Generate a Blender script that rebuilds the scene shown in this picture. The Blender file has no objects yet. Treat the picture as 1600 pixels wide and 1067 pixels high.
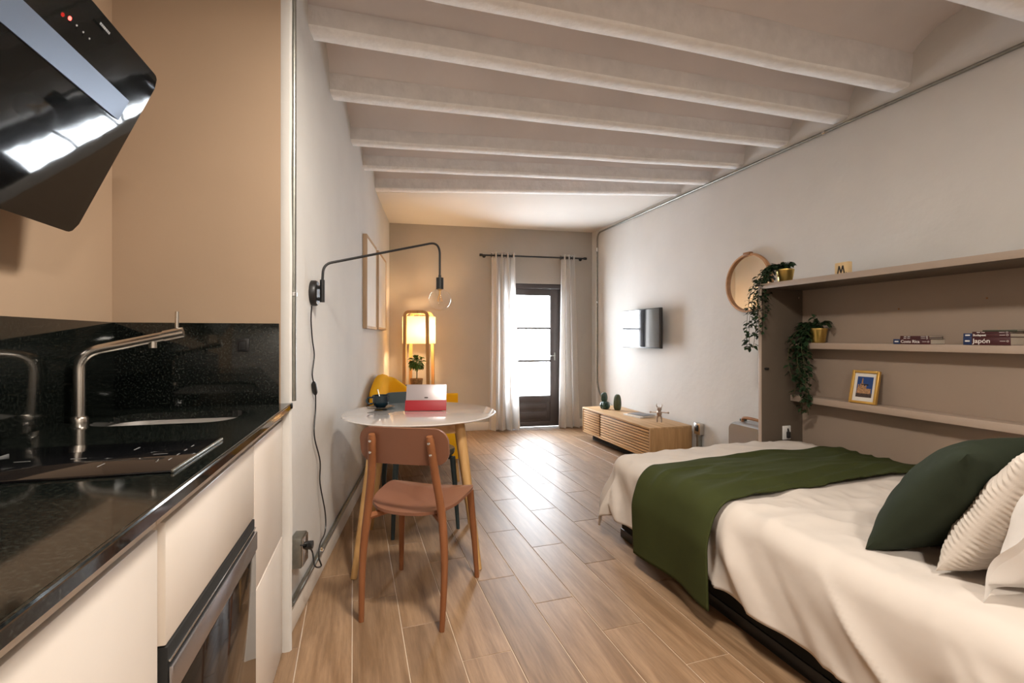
import bpy, bmesh, math, random
from mathutils import Vector, Matrix, noise
random.seed(7)
S = bpy.context.scene
COL = S.collection
R = math.radians
# ------------------------------------------------------------------ camera, world, lights, exposure
HC = 1.17
cam = bpy.data.cameras.new('camera'); camo = bpy.data.objects.new('camera', cam); COL.objects.link(camo)
cam.sensor_width = 36.0; cam.sensor_fit = 'HORIZONTAL'; cam.lens = 36.0 * 750 / 1600
cam.shift_y = -6.5 / 1600; cam.clip_start = 0.02
camo.location = (0, 0, HC); camo.rotation_euler = (R(90), 0, 0)
S.camera = camo
S.view_settings.view_transform = 'Standard'; S.view_settings.look = 'None'
S.view_settings.gamma = 1.0; S.view_settings.use_curve_mapping = False
S.view_settings.exposure = 0.66
S.cycles.use_denoising = True; S.cycles.use_adaptive_sampling = True; S.cycles.adaptive_threshold = 0.015
S.cycles.max_bounces = 10; S.cycles.diffuse_bounces = 6; S.cycles.glossy_bounces = 5
S.cycles.transmission_bounces = 8; S.cycles.transparent_max_bounces = 12
S.cycles.sample_clamp_indirect = 8.0; S.cycles.caustics_reflective = False; S.cycles.caustics_refractive = False
W = bpy.data.worlds.new('sky'); S.world = W; W.use_nodes = True
bg = W.node_tree.nodes['Background']; bg.inputs[0].default_value = (0.86, 0.93, 1.0, 1); bg.inputs[1].default_value = 26.5
FILL_REAR = 35.0      # watts, added fill lamps, out of view
FILL_KITCH = 32.0
LAMP_FLOOR = 14.0
WARM = (1.0, 0.91, 0.80)
WARMER = (1.0, 0.66, 0.34)

# ------------------------------------------------------------------ frames (plan angles of the room)
def frame(o, tan):
    a = math.atan(tan)
    return (Vector((o[0], o[1], 0)), a)
FR = {'W': frame((0, 0), 0.0),
      'R': frame((2.019, 3.306), 0.315),     # right wall: x into wall, y away
      'K': frame((-0.823, 1.79), 0.28),      # kitchen: counter corner
      'L': frame((-0.891, 1.94), 0.154),     # left wall: x into room, y away
      'F': frame((-1.49, 5.82), 0.21)}       # far wall: x along, y outwards
def fw(f, x, y, z=0.0):
    o, a = FR[f]
    return Vector((o.x + x * math.cos(a) - y * math.sin(a), o.y + x * math.sin(a) + y * math.cos(a), z))

# ------------------------------------------------------------------ mesh helpers
def B(): return bmesh.new()
def box(bm, x0, x1, y0, y1, z0, z1, bev=0.0, seg=2):
    t = bmesh.new()
    bmesh.ops.create_cube(t, size=1.0)
    for v in t.verts:
        v.co = Vector(((x0 + x1) / 2 + v.co.x * (x1 - x0), (y0 + y1) / 2 + v.co.y * (y1 - y0), (z0 + z1) / 2 + v.co.z * (z1 - z0)))
    if bev > 0:
        bmesh.ops.bevel(t, geom=list(t.edges), offset=bev, segments=seg, profile=0.5, affect='EDGES')
    merge(bm, t)
    return bm
def merge(bm, t, M=None):
    if M is not None: bmesh.ops.transform(t, matrix=M, verts=t.verts)
    me = bpy.data.meshes.new('tmp'); t.to_mesh(me); t.free(); bm.from_mesh(me); bpy.data.meshes.remove(me)
def loft(bm, rings, caps=True, closed=True):
    vs = [[bm.verts.new(p) for p in r] for r in rings]
    n = len(rings[0])
    for a, b in zip(vs[:-1], vs[1:]):
        for i in range(n if closed else n - 1):
            j = (i + 1) % n
            try: bm.faces.new((a[i], a[j], b[j], b[i]))
            except ValueError: pass
    if caps and closed:
        bm.faces.new(list(reversed(vs[0]))); bm.faces.new(vs[-1])
    return bm
def tube(bm, pts, r, n=10, caps=True):
    pts = [Vector(p) for p in pts]; m = len(pts)
    rs = r if isinstance(r, (list, tuple)) else [r] * m
    tang = [(pts[min(i + 1, m - 1)] - pts[max(i - 1, 0)]).normalized() for i in range(m)]
    up = Vector((0, 0, 1)) if abs(tang[0].z) < 0.9 else Vector((1, 0, 0))
    nrm = (up - tang[0] * up.dot(tang[0])).normalized()
    rings = []
    for i in range(m):
        nrm = (nrm - tang[i] * nrm.dot(tang[i])).normalized()
        bn = tang[i].cross(nrm)
        rings.append([pts[i] + (nrm * math.cos(2 * math.pi * k / n) + bn * math.sin(2 * math.pi * k / n)) * rs[i] for k in range(n)])
    return loft(bm, rings, caps)
def cr(pts, k=8, closed=False):
    P = [Vector(p) for p in pts]; out = []
    n = len(P); segs = n if closed else n - 1
    for i in range(segs):
        if closed: p0, p1, p2, p3 = P[(i - 1) % n], P[i], P[(i + 1) % n], P[(i + 2) % n]
        else: p0, p1, p2, p3 = P[max(i - 1, 0)], P[i], P[i + 1], P[min(i + 2, n - 1)]
        for s in range(k):
            t = s / k
            out.append(0.5 * ((2 * p1) + (p2 - p0) * t + (2 * p0 - 5 * p1 + 4 * p2 - p3) * t * t + (3 * p1 - p0 - 3 * p2 + p3) * t ** 3))
    if not closed: out.append(P[-1])
    return out
def bendpath(pts, r, k=6):
    """polyline with rounded corners"""
    P = [Vector(p) for p in pts]; out = [P[0]]
    for i in range(1, len(P) - 1):
        a = (P[i - 1] - P[i]); b = (P[i + 1] - P[i]); rr = min(r, a.length * 0.49, b.length * 0.49)
        p0 = P[i] + a.normalized() * rr; p2 = P[i] + b.normalized() * rr
        for s in range(k + 1):
            t = s / k
            out.append(p0 * (1 - t) ** 2 + P[i] * 2 * t * (1 - t) + p2 * t * t)
    out.append(P[-1]); return out
def lathe(bm, prof, n=24, c=(0, 0, 0), caps=True):
    rings = [[(c[0] + max(r, 1e-4) * math.cos(2 * math.pi * k / n), c[1] + max(r, 1e-4) * math.sin(2 * math.pi * k / n), c[2] + z) for k in range(n)] for r, z in prof]
    return loft(bm, rings, caps)
def cyl(bm, x, y, z0, z1, r, n=24): return lathe(bm, [(r, z0), (r, z1)], n, (x, y, 0))
def prism(bm, poly, z0, z1):
    return loft(bm, [[(p[0], p[1], z0) for p in poly], [(p[0], p[1], z1) for p in poly]])
def rrect(w, h, r, k=6, cx=0, cy=0):
    out = []
    for sx, sy, a0 in ((1, 1, 0), (-1, 1, 90), (-1, -1, 180), (1, -1, 270)):
        for i in range(k + 1):
            a = R(a0 + 90 * i / k)
            out.append((cx + sx * (w / 2 - r) + r * math.cos(a), cy + sy * (h / 2 - r) + r * math.sin(a)))
    return out
def quadgrid(bm, f, nu, nv):
    V = [[bm.verts.new(f(i / nu, j / nv)) for j in range(nv + 1)] for i in range(nu + 1)]
    for i in range(nu):
        for j in range(nv):
            bm.faces.new((V[i][j], V[i + 1][j], V[i + 1][j + 1], V[i][j + 1]))
    return V
def nz(x, y, z=0.0): return noise.noise(Vector((x, y, z)))

# ------------------------------------------------------------------ object helpers
BASE = {}
def root_of(o):
    while o.parent: o = o.parent
    return o
def finish_mesh(name, bm, m, smooth=40, recalc=True):
    if recalc: bmesh.ops.recalc_face_normals(bm, faces=bm.faces)
    me = bpy.data.meshes.new(name); bm.to_mesh(me); bm.free()
    if smooth: me.shade_smooth(); me.set_sharp_from_angle(angle=R(smooth))
    else: me.shade_flat()
    if m: me.materials.append(m)
    return me
def obj(name, bm, m, parent, smooth=40, kind=None, label=None, recalc=True):
    b = BASE[root_of(parent).name]
    bmesh.ops.translate(bm, vec=-b, verts=bm.verts)
    o = bpy.data.objects.new(name, finish_mesh(name, bm, m, smooth, recalc)); COL.objects.link(o)
    o.parent = parent
    if kind: o['kind'] = kind
    if label: o['label'] = label
    return o
def thing(name, label, cat, f='W', base=(0, 0, 0), group=None, kind=None):
    o = bpy.data.objects.new(name, None); COL.objects.link(o); o.empty_display_size = 0.05
    o.location = fw(f, *base); o.rotation_euler = (0, 0, FR[f][1])
    if label: o['label'] = label
    if cat: o['category'] = cat
    if group: o['group'] = group
    if kind: o['kind'] = kind
    BASE[o.name] = Vector(base); return o
def single(name, bm, m, label, cat, f='W', base=(0, 0, 0), group=None, kind=None, smooth=40, recalc=True):
    b = Vector(base); bmesh.ops.translate(bm, vec=-b, verts=bm.verts)
    o = bpy.data.objects.new(name, finish_mesh(name, bm, m, smooth, recalc)); COL.objects.link(o)
    o.location = fw(f, *base); o.rotation_euler = (0, 0, FR[f][1])
    if label: o['label'] = label
    if cat: o['category'] = cat
    if group: o['group'] = group
    if kind: o['kind'] = kind
    BASE[o.name] = b; return o
def text(name, s, size, m, parent, pos, X, Y, extrude=0.0006, align='CENTER', weight=0.0):
    c = bpy.data.curves.new(name, 'FONT'); c.body = s; c.size = size; c.extrude = extrude; c.align_x = align; c.align_y = 'CENTER'; c.offset = weight
    t = bpy.data.objects.new(name, c); COL.objects.link(t)
    dg = bpy.context.evaluated_depsgraph_get(); me = bpy.data.meshes.new_from_object(t.evaluated_get(dg))
    bpy.data.objects.remove(t); bpy.data.curves.remove(c)
    bm = bmesh.new(); bm.from_mesh(me); bpy.data.meshes.remove(me)
    X = Vector(X); Y = Vector(Y); Z = X.cross(Y)
    M = Matrix(((X.x, Y.x, Z.x, pos[0]), (X.y, Y.y, Z.y, pos[1]), (X.z, Y.z, Z.z, pos[2]), (0, 0, 0, 1)))
    bmesh.ops.transform(bm, matrix=M, verts=bm.verts)
    return obj(name, bm, m, parent, smooth=0)

# ------------------------------------------------------------------ materials
def newmat(name):
    m = bpy.data.materials.new(name); m.use_nodes = True
    return m, m.node_tree.nodes, m.node_tree.links, m.node_tree.nodes['Principled BSDF']
def c4(c): return (c[0], c[1], c[2], 1)
def mat(name, col, rough=0.5, metal=0.0, var=0.06, vscale=6.0, bump=0.0, bscale=40.0, spec=0.5, coat=0.0, stretch=None, bdist=0.01, **kw):
    m, N, L, P = newmat(name)
    P.inputs['Roughness'].default_value = rough; P.inputs['Metallic'].default_value = metal
    P.inputs['Specular IOR Level'].default_value = spec
    P.inputs['Coat Weight'].default_value = coat; P.inputs['Coat Roughness'].default_value = 0.05
    tc = N.new('ShaderNodeTexCoord'); src = tc.outputs['Object']
    if stretch:
        mp = N.new('ShaderNodeMapping'); mp.inputs['Scale'].default_value = stretch; L.new(src, mp.inputs[0]); src = mp.outputs[0]
    n = N.new('ShaderNodeTexNoise'); n.inputs['Scale'].default_value = vscale; n.inputs['Detail'].default_value = 4; L.new(src, n.inputs['Vector'])
    r = N.new('ShaderNodeValToRGB'); r.color_ramp.elements[0].position = 0.3; r.color_ramp.elements[1].position = 0.7
    r.color_ramp.elements[0].color = c4([x * (1 - var) for x in col]); r.color_ramp.elements[1].color = c4([min(1, x * (1 + var)) for x in col])
    L.new(n.outputs['Fac'], r.inputs[0]); L.new(r.outputs[0], P.inputs['Base Color'])
    if bump:
        n2 = N.new('ShaderNodeTexNoise'); n2.inputs['Scale'].default_value = bscale; n2.inputs['Detail'].default_value = 3; L.new(src, n2.inputs['Vector'])
        b = N.new('ShaderNodeBump'); b.inputs['Strength'].default_value = bump; b.inputs['Distance'].default_value = bdist
        L.new(n2.outputs['Fac'], b.inputs['Height']); L.new(b.outputs[0], P.inputs['Normal'])
    return m
def woodmat(name, c1, c2, rough=0.45, axis='x', scale=1.0, rand=False, spec=0.4, tone=0.0, bump=0.15, fine=0.0):
    m, N, L, P = newmat(name)
    P.inputs['Roughness'].default_value = rough; P.inputs['Specular IOR Level'].default_value = spec
    tc = N.new('ShaderNodeTexCoord'); src = tc.outputs['Object']
    if rand:
        oi = N.new('ShaderNodeObjectInfo'); cm = N.new('ShaderNodeCombineXYZ')
        mu = N.new('ShaderNodeMath'); mu.operation = 'MULTIPLY'; mu.inputs[1].default_value = 37.0
        L.new(oi.outputs['Random'], mu.inputs[0]); L.new(mu.outputs[0], cm.inputs[0]); L.new(mu.outputs[0], cm.inputs[1])
        ad = N.new('ShaderNodeVectorMath'); L.new(src, ad.inputs[0]); L.new(cm.outputs[0], ad.inputs[1]); src = ad.outputs[0]
    mp = N.new('ShaderNodeMapping'); s = {'x': (1.2, 14, 14), 'y': (14, 1.2, 14), 'z': (14, 14, 1.2)}[axis]
    mp.inputs['Scale'].default_value = [q * scale for q in s]; L.new(src, mp.inputs[0])
    n = N.new('ShaderNodeTexNoise'); n.inputs['Scale'].default_value = 2.2; n.inputs['Detail'].default_value = 7; n.inputs['Distortion'].default_value = 0.6
    L.new(mp.outputs[0], n.inputs['Vector'])
    r = N.new('ShaderNodeValToRGB'); r.color_ramp.elements[0].position = 0.32; r.color_ramp.elements[1].position = 0.68
    r.color_ramp.elements[0].color = c4(c1); r.color_ramp.elements[1].color = c4(c2)
    L.new(n.outputs['Fac'], r.inputs[0]); out = r.outputs[0]
    if fine:
        mp2 = N.new('ShaderNodeMapping'); mp2.inputs['Scale'].default_value = [q * 5 * scale for q in s]; L.new(src, mp2.inputs[0])
        nf = N.new('ShaderNodeTexNoise'); nf.inputs['Scale'].default_value = 1.6; nf.inputs['Detail'].default_value = 5; nf.inputs['Roughness'].default_value = 0.7; L.new(mp2.outputs[0], nf.inputs['Vector'])
        mrf = N.new('ShaderNodeMapRange'); mrf.inputs['From Min'].default_value = 0.3; mrf.inputs['From Max'].default_value = 0.7; mrf.inputs['To Min'].default_value = 1 - fine; mrf.inputs['To Max'].default_value = 1 + fine * .6; L.new(nf.outputs['Fac'], mrf.inputs[0])
        vm = N.new('ShaderNodeVectorMath'); vm.operation = 'SCALE'; L.new(out, vm.inputs[0]); L.new(mrf.outputs[0], vm.inputs['Scale']); out = vm.outputs[0]
    if rand and tone:
        hs = N.new('ShaderNodeHueSaturation'); mr = N.new('ShaderNodeMapRange'); mr.inputs['To Min'].default_value = 1 - tone; mr.inputs['To Max'].default_value = 1 + tone
        L.new(oi.outputs['Random'], mr.inputs[0]); L.new(mr.outputs[0], hs.inputs['Value']); L.new(out, hs.inputs['Color']); out = hs.outputs[0]
    L.new(out, P.inputs['Base Color'])
    b = N.new('ShaderNodeBump'); b.inputs['Strength'].default_value = bump; b.inputs['Distance'].default_value = 0.002
    L.new(n.outputs['Fac'], b.inputs['Height']); L.new(b.outputs[0], P.inputs['Normal'])
    return m
def emis(name, col, st):
    m, N, L, P = newmat(name); P.inputs['Base Color'].default_value = c4(col)
    P.inputs['Emission Color'].default_value = c4(col); P.inputs['Emission Strength'].default_value = st; return m
def thin_glass(name, refl=0.06, tint=(1, 1, 1)):
    m, N, L, P = newmat(name); N.remove(P); o = N['Material Output']
    t = N.new('ShaderNodeBsdfTransparent'); t.inputs[0].default_value = c4(tint)
    g = N.new('ShaderNodeBsdfGlossy'); g.inputs['Roughness'].default_value = 0.02
    lw = N.new('ShaderNodeLayerWeight'); lw.inputs[0].default_value = 0.5
    pw_ = N.new('ShaderNodeMath'); pw_.operation = 'POWER'; pw_.inputs[1].default_value = 4.0; L.new(lw.outputs['Facing'], pw_.inputs[0])
    ma = N.new('ShaderNodeMath'); ma.operation = 'MULTIPLY_ADD'; ma.inputs[1].default_value = 0.6; ma.inputs[2].default_value = refl; L.new(pw_.outputs[0], ma.inputs[0])
    mx = N.new('ShaderNodeMixShader'); L.new(ma.outputs[0], mx.inputs[0]); L.new(t.outputs[0], mx.inputs[1]); L.new(g.outputs[0], mx.inputs[2]); L.new(mx.outputs[0], o.inputs[0]); return m
def cloth(name, col, transl=0.0, bump=0.2, bscale=300, rough=0.9, var=0.04, stripes=None):
    m, N, L, P = newmat(name); P.inputs['Roughness'].default_value = rough; P.inputs['Specular IOR Level'].default_value = 0.15
    tc = N.new('ShaderNodeTexCoord'); n = N.new('ShaderNodeTexNoise'); n.inputs['Scale'].default_value = 5; L.new(tc.outputs['Object'], n.inputs['Vector'])
    r = N.new('ShaderNodeValToRGB'); r.color_ramp.elements[0].color = c4([x * (1 - var) for x in col]); r.color_ramp.elements[1].color = c4([min(1, x * (1 + var)) for x in col])
    L.new(n.outputs['Fac'], r.inputs[0]); L.new(r.outputs[0], P.inputs['Base Color'])
    n2 = N.new('ShaderNodeTexNoise'); n2.inputs['Scale'].default_value = bscale; L.new(tc.outputs['Object'], n2.inputs['Vector'])
    b = N.new('ShaderNodeBump'); b.inputs['Strength'].default_value = bump; b.inputs['Distance'].default_value = 0.002 if bscale > 50 else 0.02
    n2.inputs['Detail'].default_value = 2.5
    L.new(n2.outputs['Fac'], b.inputs['Height']); L.new(b.outputs[0], P.inputs['Normal'])
    if transl:
        o = N['Material Output']; t = N.new('ShaderNodeBsdfTranslucent'); t.inputs[0].default_value = c4(col)
        mx = N.new('ShaderNodeMixShader'); mx.inputs[0].default_value = transl; L.new(P.outputs[0], mx.inputs[1]); L.new(t.outputs[0], mx.inputs[2]); L.new(mx.outputs[0], o.inputs[0])
    return m

M = {}
M['wall'] = mat('plaster_white', (0.655, 0.64, 0.615), 0.9, var=0.03, vscale=3, bump=0.25, bscale=14)
M['wall_tan'] = mat('plaster_tan', (0.40, 0.285, 0.192), 0.8, var=0.04, vscale=2, bump=0.1, bscale=14)
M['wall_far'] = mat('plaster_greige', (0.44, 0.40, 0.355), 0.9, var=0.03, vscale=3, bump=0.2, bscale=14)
M['vault'] = mat('vault_plaster', (0.76, 0.71, 0.69), 0.9, var=0.05, vscale=2.5, bump=0.3, bscale=9)
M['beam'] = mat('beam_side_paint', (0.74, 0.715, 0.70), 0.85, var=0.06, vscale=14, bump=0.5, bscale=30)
M['beam_white'] = mat('beam_underside_white', (0.94, 0.93, 0.92), 0.85, var=0.05, vscale=18, bump=0.6, bscale=30)
M['ceil'] = mat('ceiling_paint', (0.76, 0.72, 0.67), 0.9, var=0.02, vscale=2, bump=0.1, bscale=10)
M['plank'] = woodmat('wood_look_tile', (0.205, 0.118, 0.060), (0.335, 0.212, 0.122), 0.47, 'y', 0.8, rand=True, tone=0.13, spec=0.55, bump=0.05, fine=0.22)
M['grout'] = mat('grout', (0.62, 0.50, 0.38), 0.85)
M['skirt'] = mat('skirting_paint', (0.66, 0.61, 0.55), 0.6, var=0.02)
M['granite'] = None
M['door'] = mat('door_paint', (0.075, 0.062, 0.06), 0.4, var=0.08)
M['steel'] = mat('brushed_steel', (0.62, 0.58, 0.53), 0.24, 1.0, var=0.03)
M['galv'] = mat('galvanised_steel', (0.30, 0.30, 0.27), 0.42, 1.0, var=0.12, vscale=30)
M['chrome'] = mat('chrome', (0.75, 0.75, 0.75), 0.12, 1.0, var=0.01)
M['brass'] = mat('brass', (0.78, 0.55, 0.17), 0.3, 1.0, var=0.04)
M['black'] = mat('black_metal', (0.012, 0.012, 0.012), 0.4, var=0.1)
M['blackpl'] = mat('black_plastic', (0.016, 0.016, 0.017), 0.35, var=0.1)
M['darkgap'] = mat('dark_gap', (0.01, 0.01, 0.01), 0.8)
M['bglass'] = mat('black_glass', (0.006, 0.007, 0.007), 0.03, spec=0.6, coat=0.6, bump=0.05, bscale=3.0, bdist=0.02)
M['hobglass'] = mat('hob_glass', (0.004, 0.004, 0.005), 0.06, spec=0.5)
M['lacquer'] = mat('cream_lacquer', (0.72, 0.655, 0.59), 0.3, var=0.01, spec=0.4)
M['gola'] = mat('cream_rail', (0.68, 0.60, 0.50), 0.4, var=0.01)
M['oven_rail'] = mat('oven_rail', (0.42, 0.41, 0.43), 0.25, 0.9, var=0.03)
M['white'] = mat('white_plastic', (0.75, 0.74, 0.72), 0.35, var=0.01)
M['tabletop'] = mat('white_lacquer', (0.64, 0.60, 0.58), 0.035, var=0.0, spec=0.7, coat=1.0)
M['oak'] = woodmat('oak', (0.42, 0.235, 0.085), (0.60, 0.365, 0.15), 0.45, 'z')
M['oak_x'] = woodmat('oak_across', (0.43, 0.26, 0.12), (0.62, 0.40, 0.21), 0.45, 'y')
M['slat'] = woodmat('oak_slat', (0.52, 0.32, 0.16), (0.68, 0.44, 0.24), 0.5, 'y', rand=True, tone=0.06)
M['oak_side'] = woodmat('oak_side', (0.36, 0.20, 0.085), (0.50, 0.30, 0.135), 0.5, 'z')
M['lampwood'] = woodmat('lamp_wood', (0.40, 0.21, 0.075), (0.56, 0.31, 0.125), 0.4, 'z')
M['salmon'] = mat('salmon_paint', (0.225, 0.098, 0.058), 0.42, var=0.04)
M['salmon_leg'] = woodmat('salmon_leg', (0.22, 0.080, 0.030), (0.27, 0.105, 0.043), 0.42, 'z')
M['teal'] = mat('teal_paint', (0.018, 0.036, 0.042), 0.45, var=0.06)
M['yellow'] = cloth('mustard_fabric', (0.72, 0.37, 0.012), var=0.06, bump=0.3, bscale=350)
M['taupe_shade'] = mat('taupe_shaded', (0.120, 0.092, 0.068), 0.5, var=0.03)  # taupe darkened to hold the shade on side panels and top board underside
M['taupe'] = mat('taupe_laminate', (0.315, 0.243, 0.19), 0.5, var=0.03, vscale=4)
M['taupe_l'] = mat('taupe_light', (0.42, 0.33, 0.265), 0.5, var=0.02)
M['duvet'] = cloth('cream_cotton', (0.60, 0.545, 0.495), bump=0.3, bscale=7)
M['white_cotton'] = cloth('white_cotton', (0.80, 0.78, 0.76), bump=0.3, bscale=12)
M['rib'] = cloth('ribbed_cream', (0.62, 0.56, 0.50), bump=0.2)
M['green'] = cloth('green_cotton', (0.041, 0.049, 0.015), bump=0.2, var=0.15)
M['green_d'] = cloth('dark_green_cotton', (0.024, 0.031, 0.019), bump=0.2, var=0.15)
M['basefab'] = cloth('charcoal_fabric', (0.018, 0.018, 0.017))
M['curtain'] = cloth('white_curtain', (0.80, 0.77, 0.74), transl=0.45, bump=0.1)
M['leaf'] = mat('leaf_green', (0.018, 0.042, 0.016), 0.4, var=0.4, vscale=25)
M['leaf_l'] = mat('leaf_bright', (0.10, 0.17, 0.03), 0.4, var=0.4, vscale=25)
M['stem'] = mat('stem', (0.06, 0.06, 0.02), 0.6)
M['cactus'] = mat('glazed_green', (0.018, 0.050, 0.035), 0.25, var=0.25, vscale=20)
M['cactus2'] = mat('olive_green', (0.05, 0.07, 0.03), 0.5, var=0.25, vscale=20)
M['mirror'] = mat('mirror_glass', (0.9, 0.9, 0.9), 0.015, 1.0, var=0.0)
M['copperwood'] = woodmat('bent_wood', (0.40, 0.20, 0.09), (0.55, 0.30, 0.15), 0.4, 'y')
M['leather'] = mat('tan_leather', (0.30, 0.13, 0.045), 0.5, var=0.1, vscale=20)
M['alu'] = mat('aluminium', (0.50, 0.51, 0.53), 0.25, 0.8, var=0.04)
M['tilewood'] = woodmat('maple', (0.72, 0.52, 0.27), (0.82, 0.63, 0.36), 0.5, 'z')
M['ink'] = mat('ink', (0.015, 0.012, 0.01), 0.5)
M['maroon'] = mat('maroon_cover', (0.060, 0.013, 0.016), 0.4, var=0.1)
M['navy'] = mat('navy_cover', (0.012, 0.030, 0.10), 0.4, var=0.1)
M['paper'] = mat('paper', (0.62, 0.56, 0.47), 0.8, var=0.08, vscale=60, stretch=(1, 1, 30))
M['printwhite'] = mat('print_white', (0.75, 0.73, 0.70), 0.5)
M['coverolive'] = mat('olive_cover', (0.05, 0.055, 0.03), 0.4)
M['gold'] = mat('gold_frame', (0.66, 0.40, 0.10), 0.35, 0.7, var=0.1)
M['mat'] = mat('picture_mat', (0.70, 0.66, 0.60), 0.8, var=0.01)
M['photosky'] = mat('photo_blue', (0.008, 0.05, 0.20), 0.4, var=0.25, vscale=20)
M['photostone'] = mat('photo_stone', (0.35, 0.19, 0.09), 0.5, var=0.5, vscale=120)
M['photodark'] = mat('photo_dark', (0.05, 0.03, 0.025), 0.5, var=0.5, vscale=120)
M['cup'] = mat('teal_ceramic', (0.010, 0.024, 0.034), 0.15, var=0.05)
M['tablet'] = mat('tablet_metal', (0.50, 0.44, 0.45), 0.35, 0.6, var=0.01)
M['red'] = mat('red_cover', (0.33, 0.010, 0.018), 0.5, var=0.06)
M['pot'] = mat('wicker_pot', (0.30, 0.15, 0.05), 0.8, var=0.3, vscale=60)
M['print'] = mat('art_paper', (0.80, 0.76, 0.70), 0.6, var=0.04)
M['framewood'] = woodmat('frame_wood', (0.40, 0.27, 0.16), (0.52, 0.36, 0.23), 0.5, 'z')
M['magcover'] = mat('magazine_cover', (0.14, 0.14, 0.15), 0.4, var=0.3, vscale=15)
M['fig'] = mat('figurine_metal', (0.42, 0.33, 0.27), 0.35, 0.7, var=0.2)
M['led'] = emis('red_led', (1.0, 0.04, 0.03), 6.0)
M['filament'] = mat('filament', (0.8, 0.5, 0.2), 0.4, 1.0)
M['bulbglass'] = thin_glass('bulb_glass')
M['pane'] = thin_glass('window_glass')
M['grey_mark'] = mat('grey_mark', (0.25, 0.25, 0.25), 0.5)
m, N, L, P = newmat('lamp_shade_linen'); M['shade'] = m
P.inputs['Base Color'].default_value = (0.85, 0.72, 0.5, 1); P.inputs['Roughness'].default_value = 0.9
t = N.new('ShaderNodeBsdfTranslucent'); t.inputs[0].default_value = (0.95, 0.80, 0.52, 1)
mx = N.new('ShaderNodeMixShader'); mx.inputs[0].default_value = 0.27
L.new(P.outputs[0], mx.inputs[1]); L.new(t.outputs[0], mx.inputs[2]); L.new(mx.outputs[0], N['Material Output'].inputs[0])
m, N, L, P = newmat('black_granite'); M['granite'] = m
P.inputs['Roughness'].default_value = 0.07; P.inputs['Specular IOR Level'].default_value = 0.55
tc = N.new('ShaderNodeTexCoord'); n = N.new('ShaderNodeTexNoise'); n.inputs['Scale'].default_value = 160; n.inputs['Detail'].default_value = 6
n.inputs['Roughness'].default_value = 0.75; L.new(tc.outputs['Object'], n.inputs['Vector'])
r = N.new('ShaderNodeValToRGB'); e = r.color_ramp.elements; e[0].position = 0.5; e[0].color = (0.003, 0.004, 0.0035, 1); e[1].position = 0.74; e[1].color = (0.042, 0.05, 0.042, 1)
L.new(n.outputs['Fac'], r.inputs[0]); L.new(r.outputs[0], P.inputs['Base Color'])
# ribbed cushion
P = M['rib'].node_tree.nodes['Principled BSDF']

# ================================================================== STRUCTURE
ZTOP = 3.0
# ---- floor with individual planks
PA = math.atan(247 / 750.0); pc, ps = math.cos(PA), math.sin(PA)
def pw(w, v): return Vector((w * pc - v * ps, w * ps + v * pc, 0))
def wp(X, Y): return (X * pc + Y * ps, -X * ps + Y * pc)
WL = lambda Y: -0.891 - 0.154 * (Y - 1.94)
roomW = [Vector((WL(5.86) - 0.02, 5.86, 0)), fw('F', 2.66, 0.03), Vector((3.29, -0.70, 0)), Vector((WL(-1.71) - 0.02, -1.72, 0))]
bedW = [Vector((-1.60, 6.0, 0)), fw('F', 2.85, 0.2), Vector((3.5, -0.75, 0)), fw('K', -.74, -3.64), fw('K', -.74, 0.1)]
roomP = [wp(v.x, v.y) for v in roomW]
def area2(p): return sum(p[i][0] * p[(i + 1) % len(p)][1] - p[(i + 1) % len(p)][0] * p[i][1] for i in range(len(p)))
if area2(roomP) < 0: roomP.reverse()
def clip(poly, C):
    for i in range(len(C)):
        a, b = C[i], C[(i + 1) % len(C)]; out = []
        side = lambda p: (b[0] - a[0]) * (p[1] - a[1]) - (b[1] - a[1]) * (p[0] - a[0])
        for j in range(len(poly)):
            p, q = poly[j], poly[(j + 1) % len(poly)]; sp, sq = side(p), side(q)
            if sp >= 0: out.append(p)
            if (sp >= 0) != (sq >= 0):
                t = sp / (sp - sq); out.append((p[0] + (q[0] - p[0]) * t, p[1] + (q[1] - p[1]) * t))
        poly = out
        if len(poly) < 3: return []
    return poly
floor = thing('floor', None, None, 'W', (0, 0, 0), kind='structure')
bm = B(); prism(bm, [(v.x, v.y) for v in bedW], -0.06, -0.0025)
obj('grout_bed', bm, M['grout'], floor, smooth=0)
PWD, PLN, GAP = 0.1895, 0.80, 0.0035
def plankmesh(poly):
    bm = B(); c = [sum(p[0] for p in poly) / len(poly), sum(p[1] for p in poly) / len(poly)]
    def ins(d): 
        return [(p[0] - c[0]) for p in poly], d
    lo = [(p[0] - c[0], p[1] - c[1], -0.01) for p in poly]
    k = 0.0012
    mid = [(x, y, -k) for x, y, _ in lo]
    hi = []
    for x, y, _ in lo:
        hi.append((x - math.copysign(k, x), y - math.copysign(k, y), 0.0))
    loft(bm, [lo, mid, hi])
    return finish_mesh('plank', bm, M['plank'], 0), c
shared = None; NPL = 0
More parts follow.
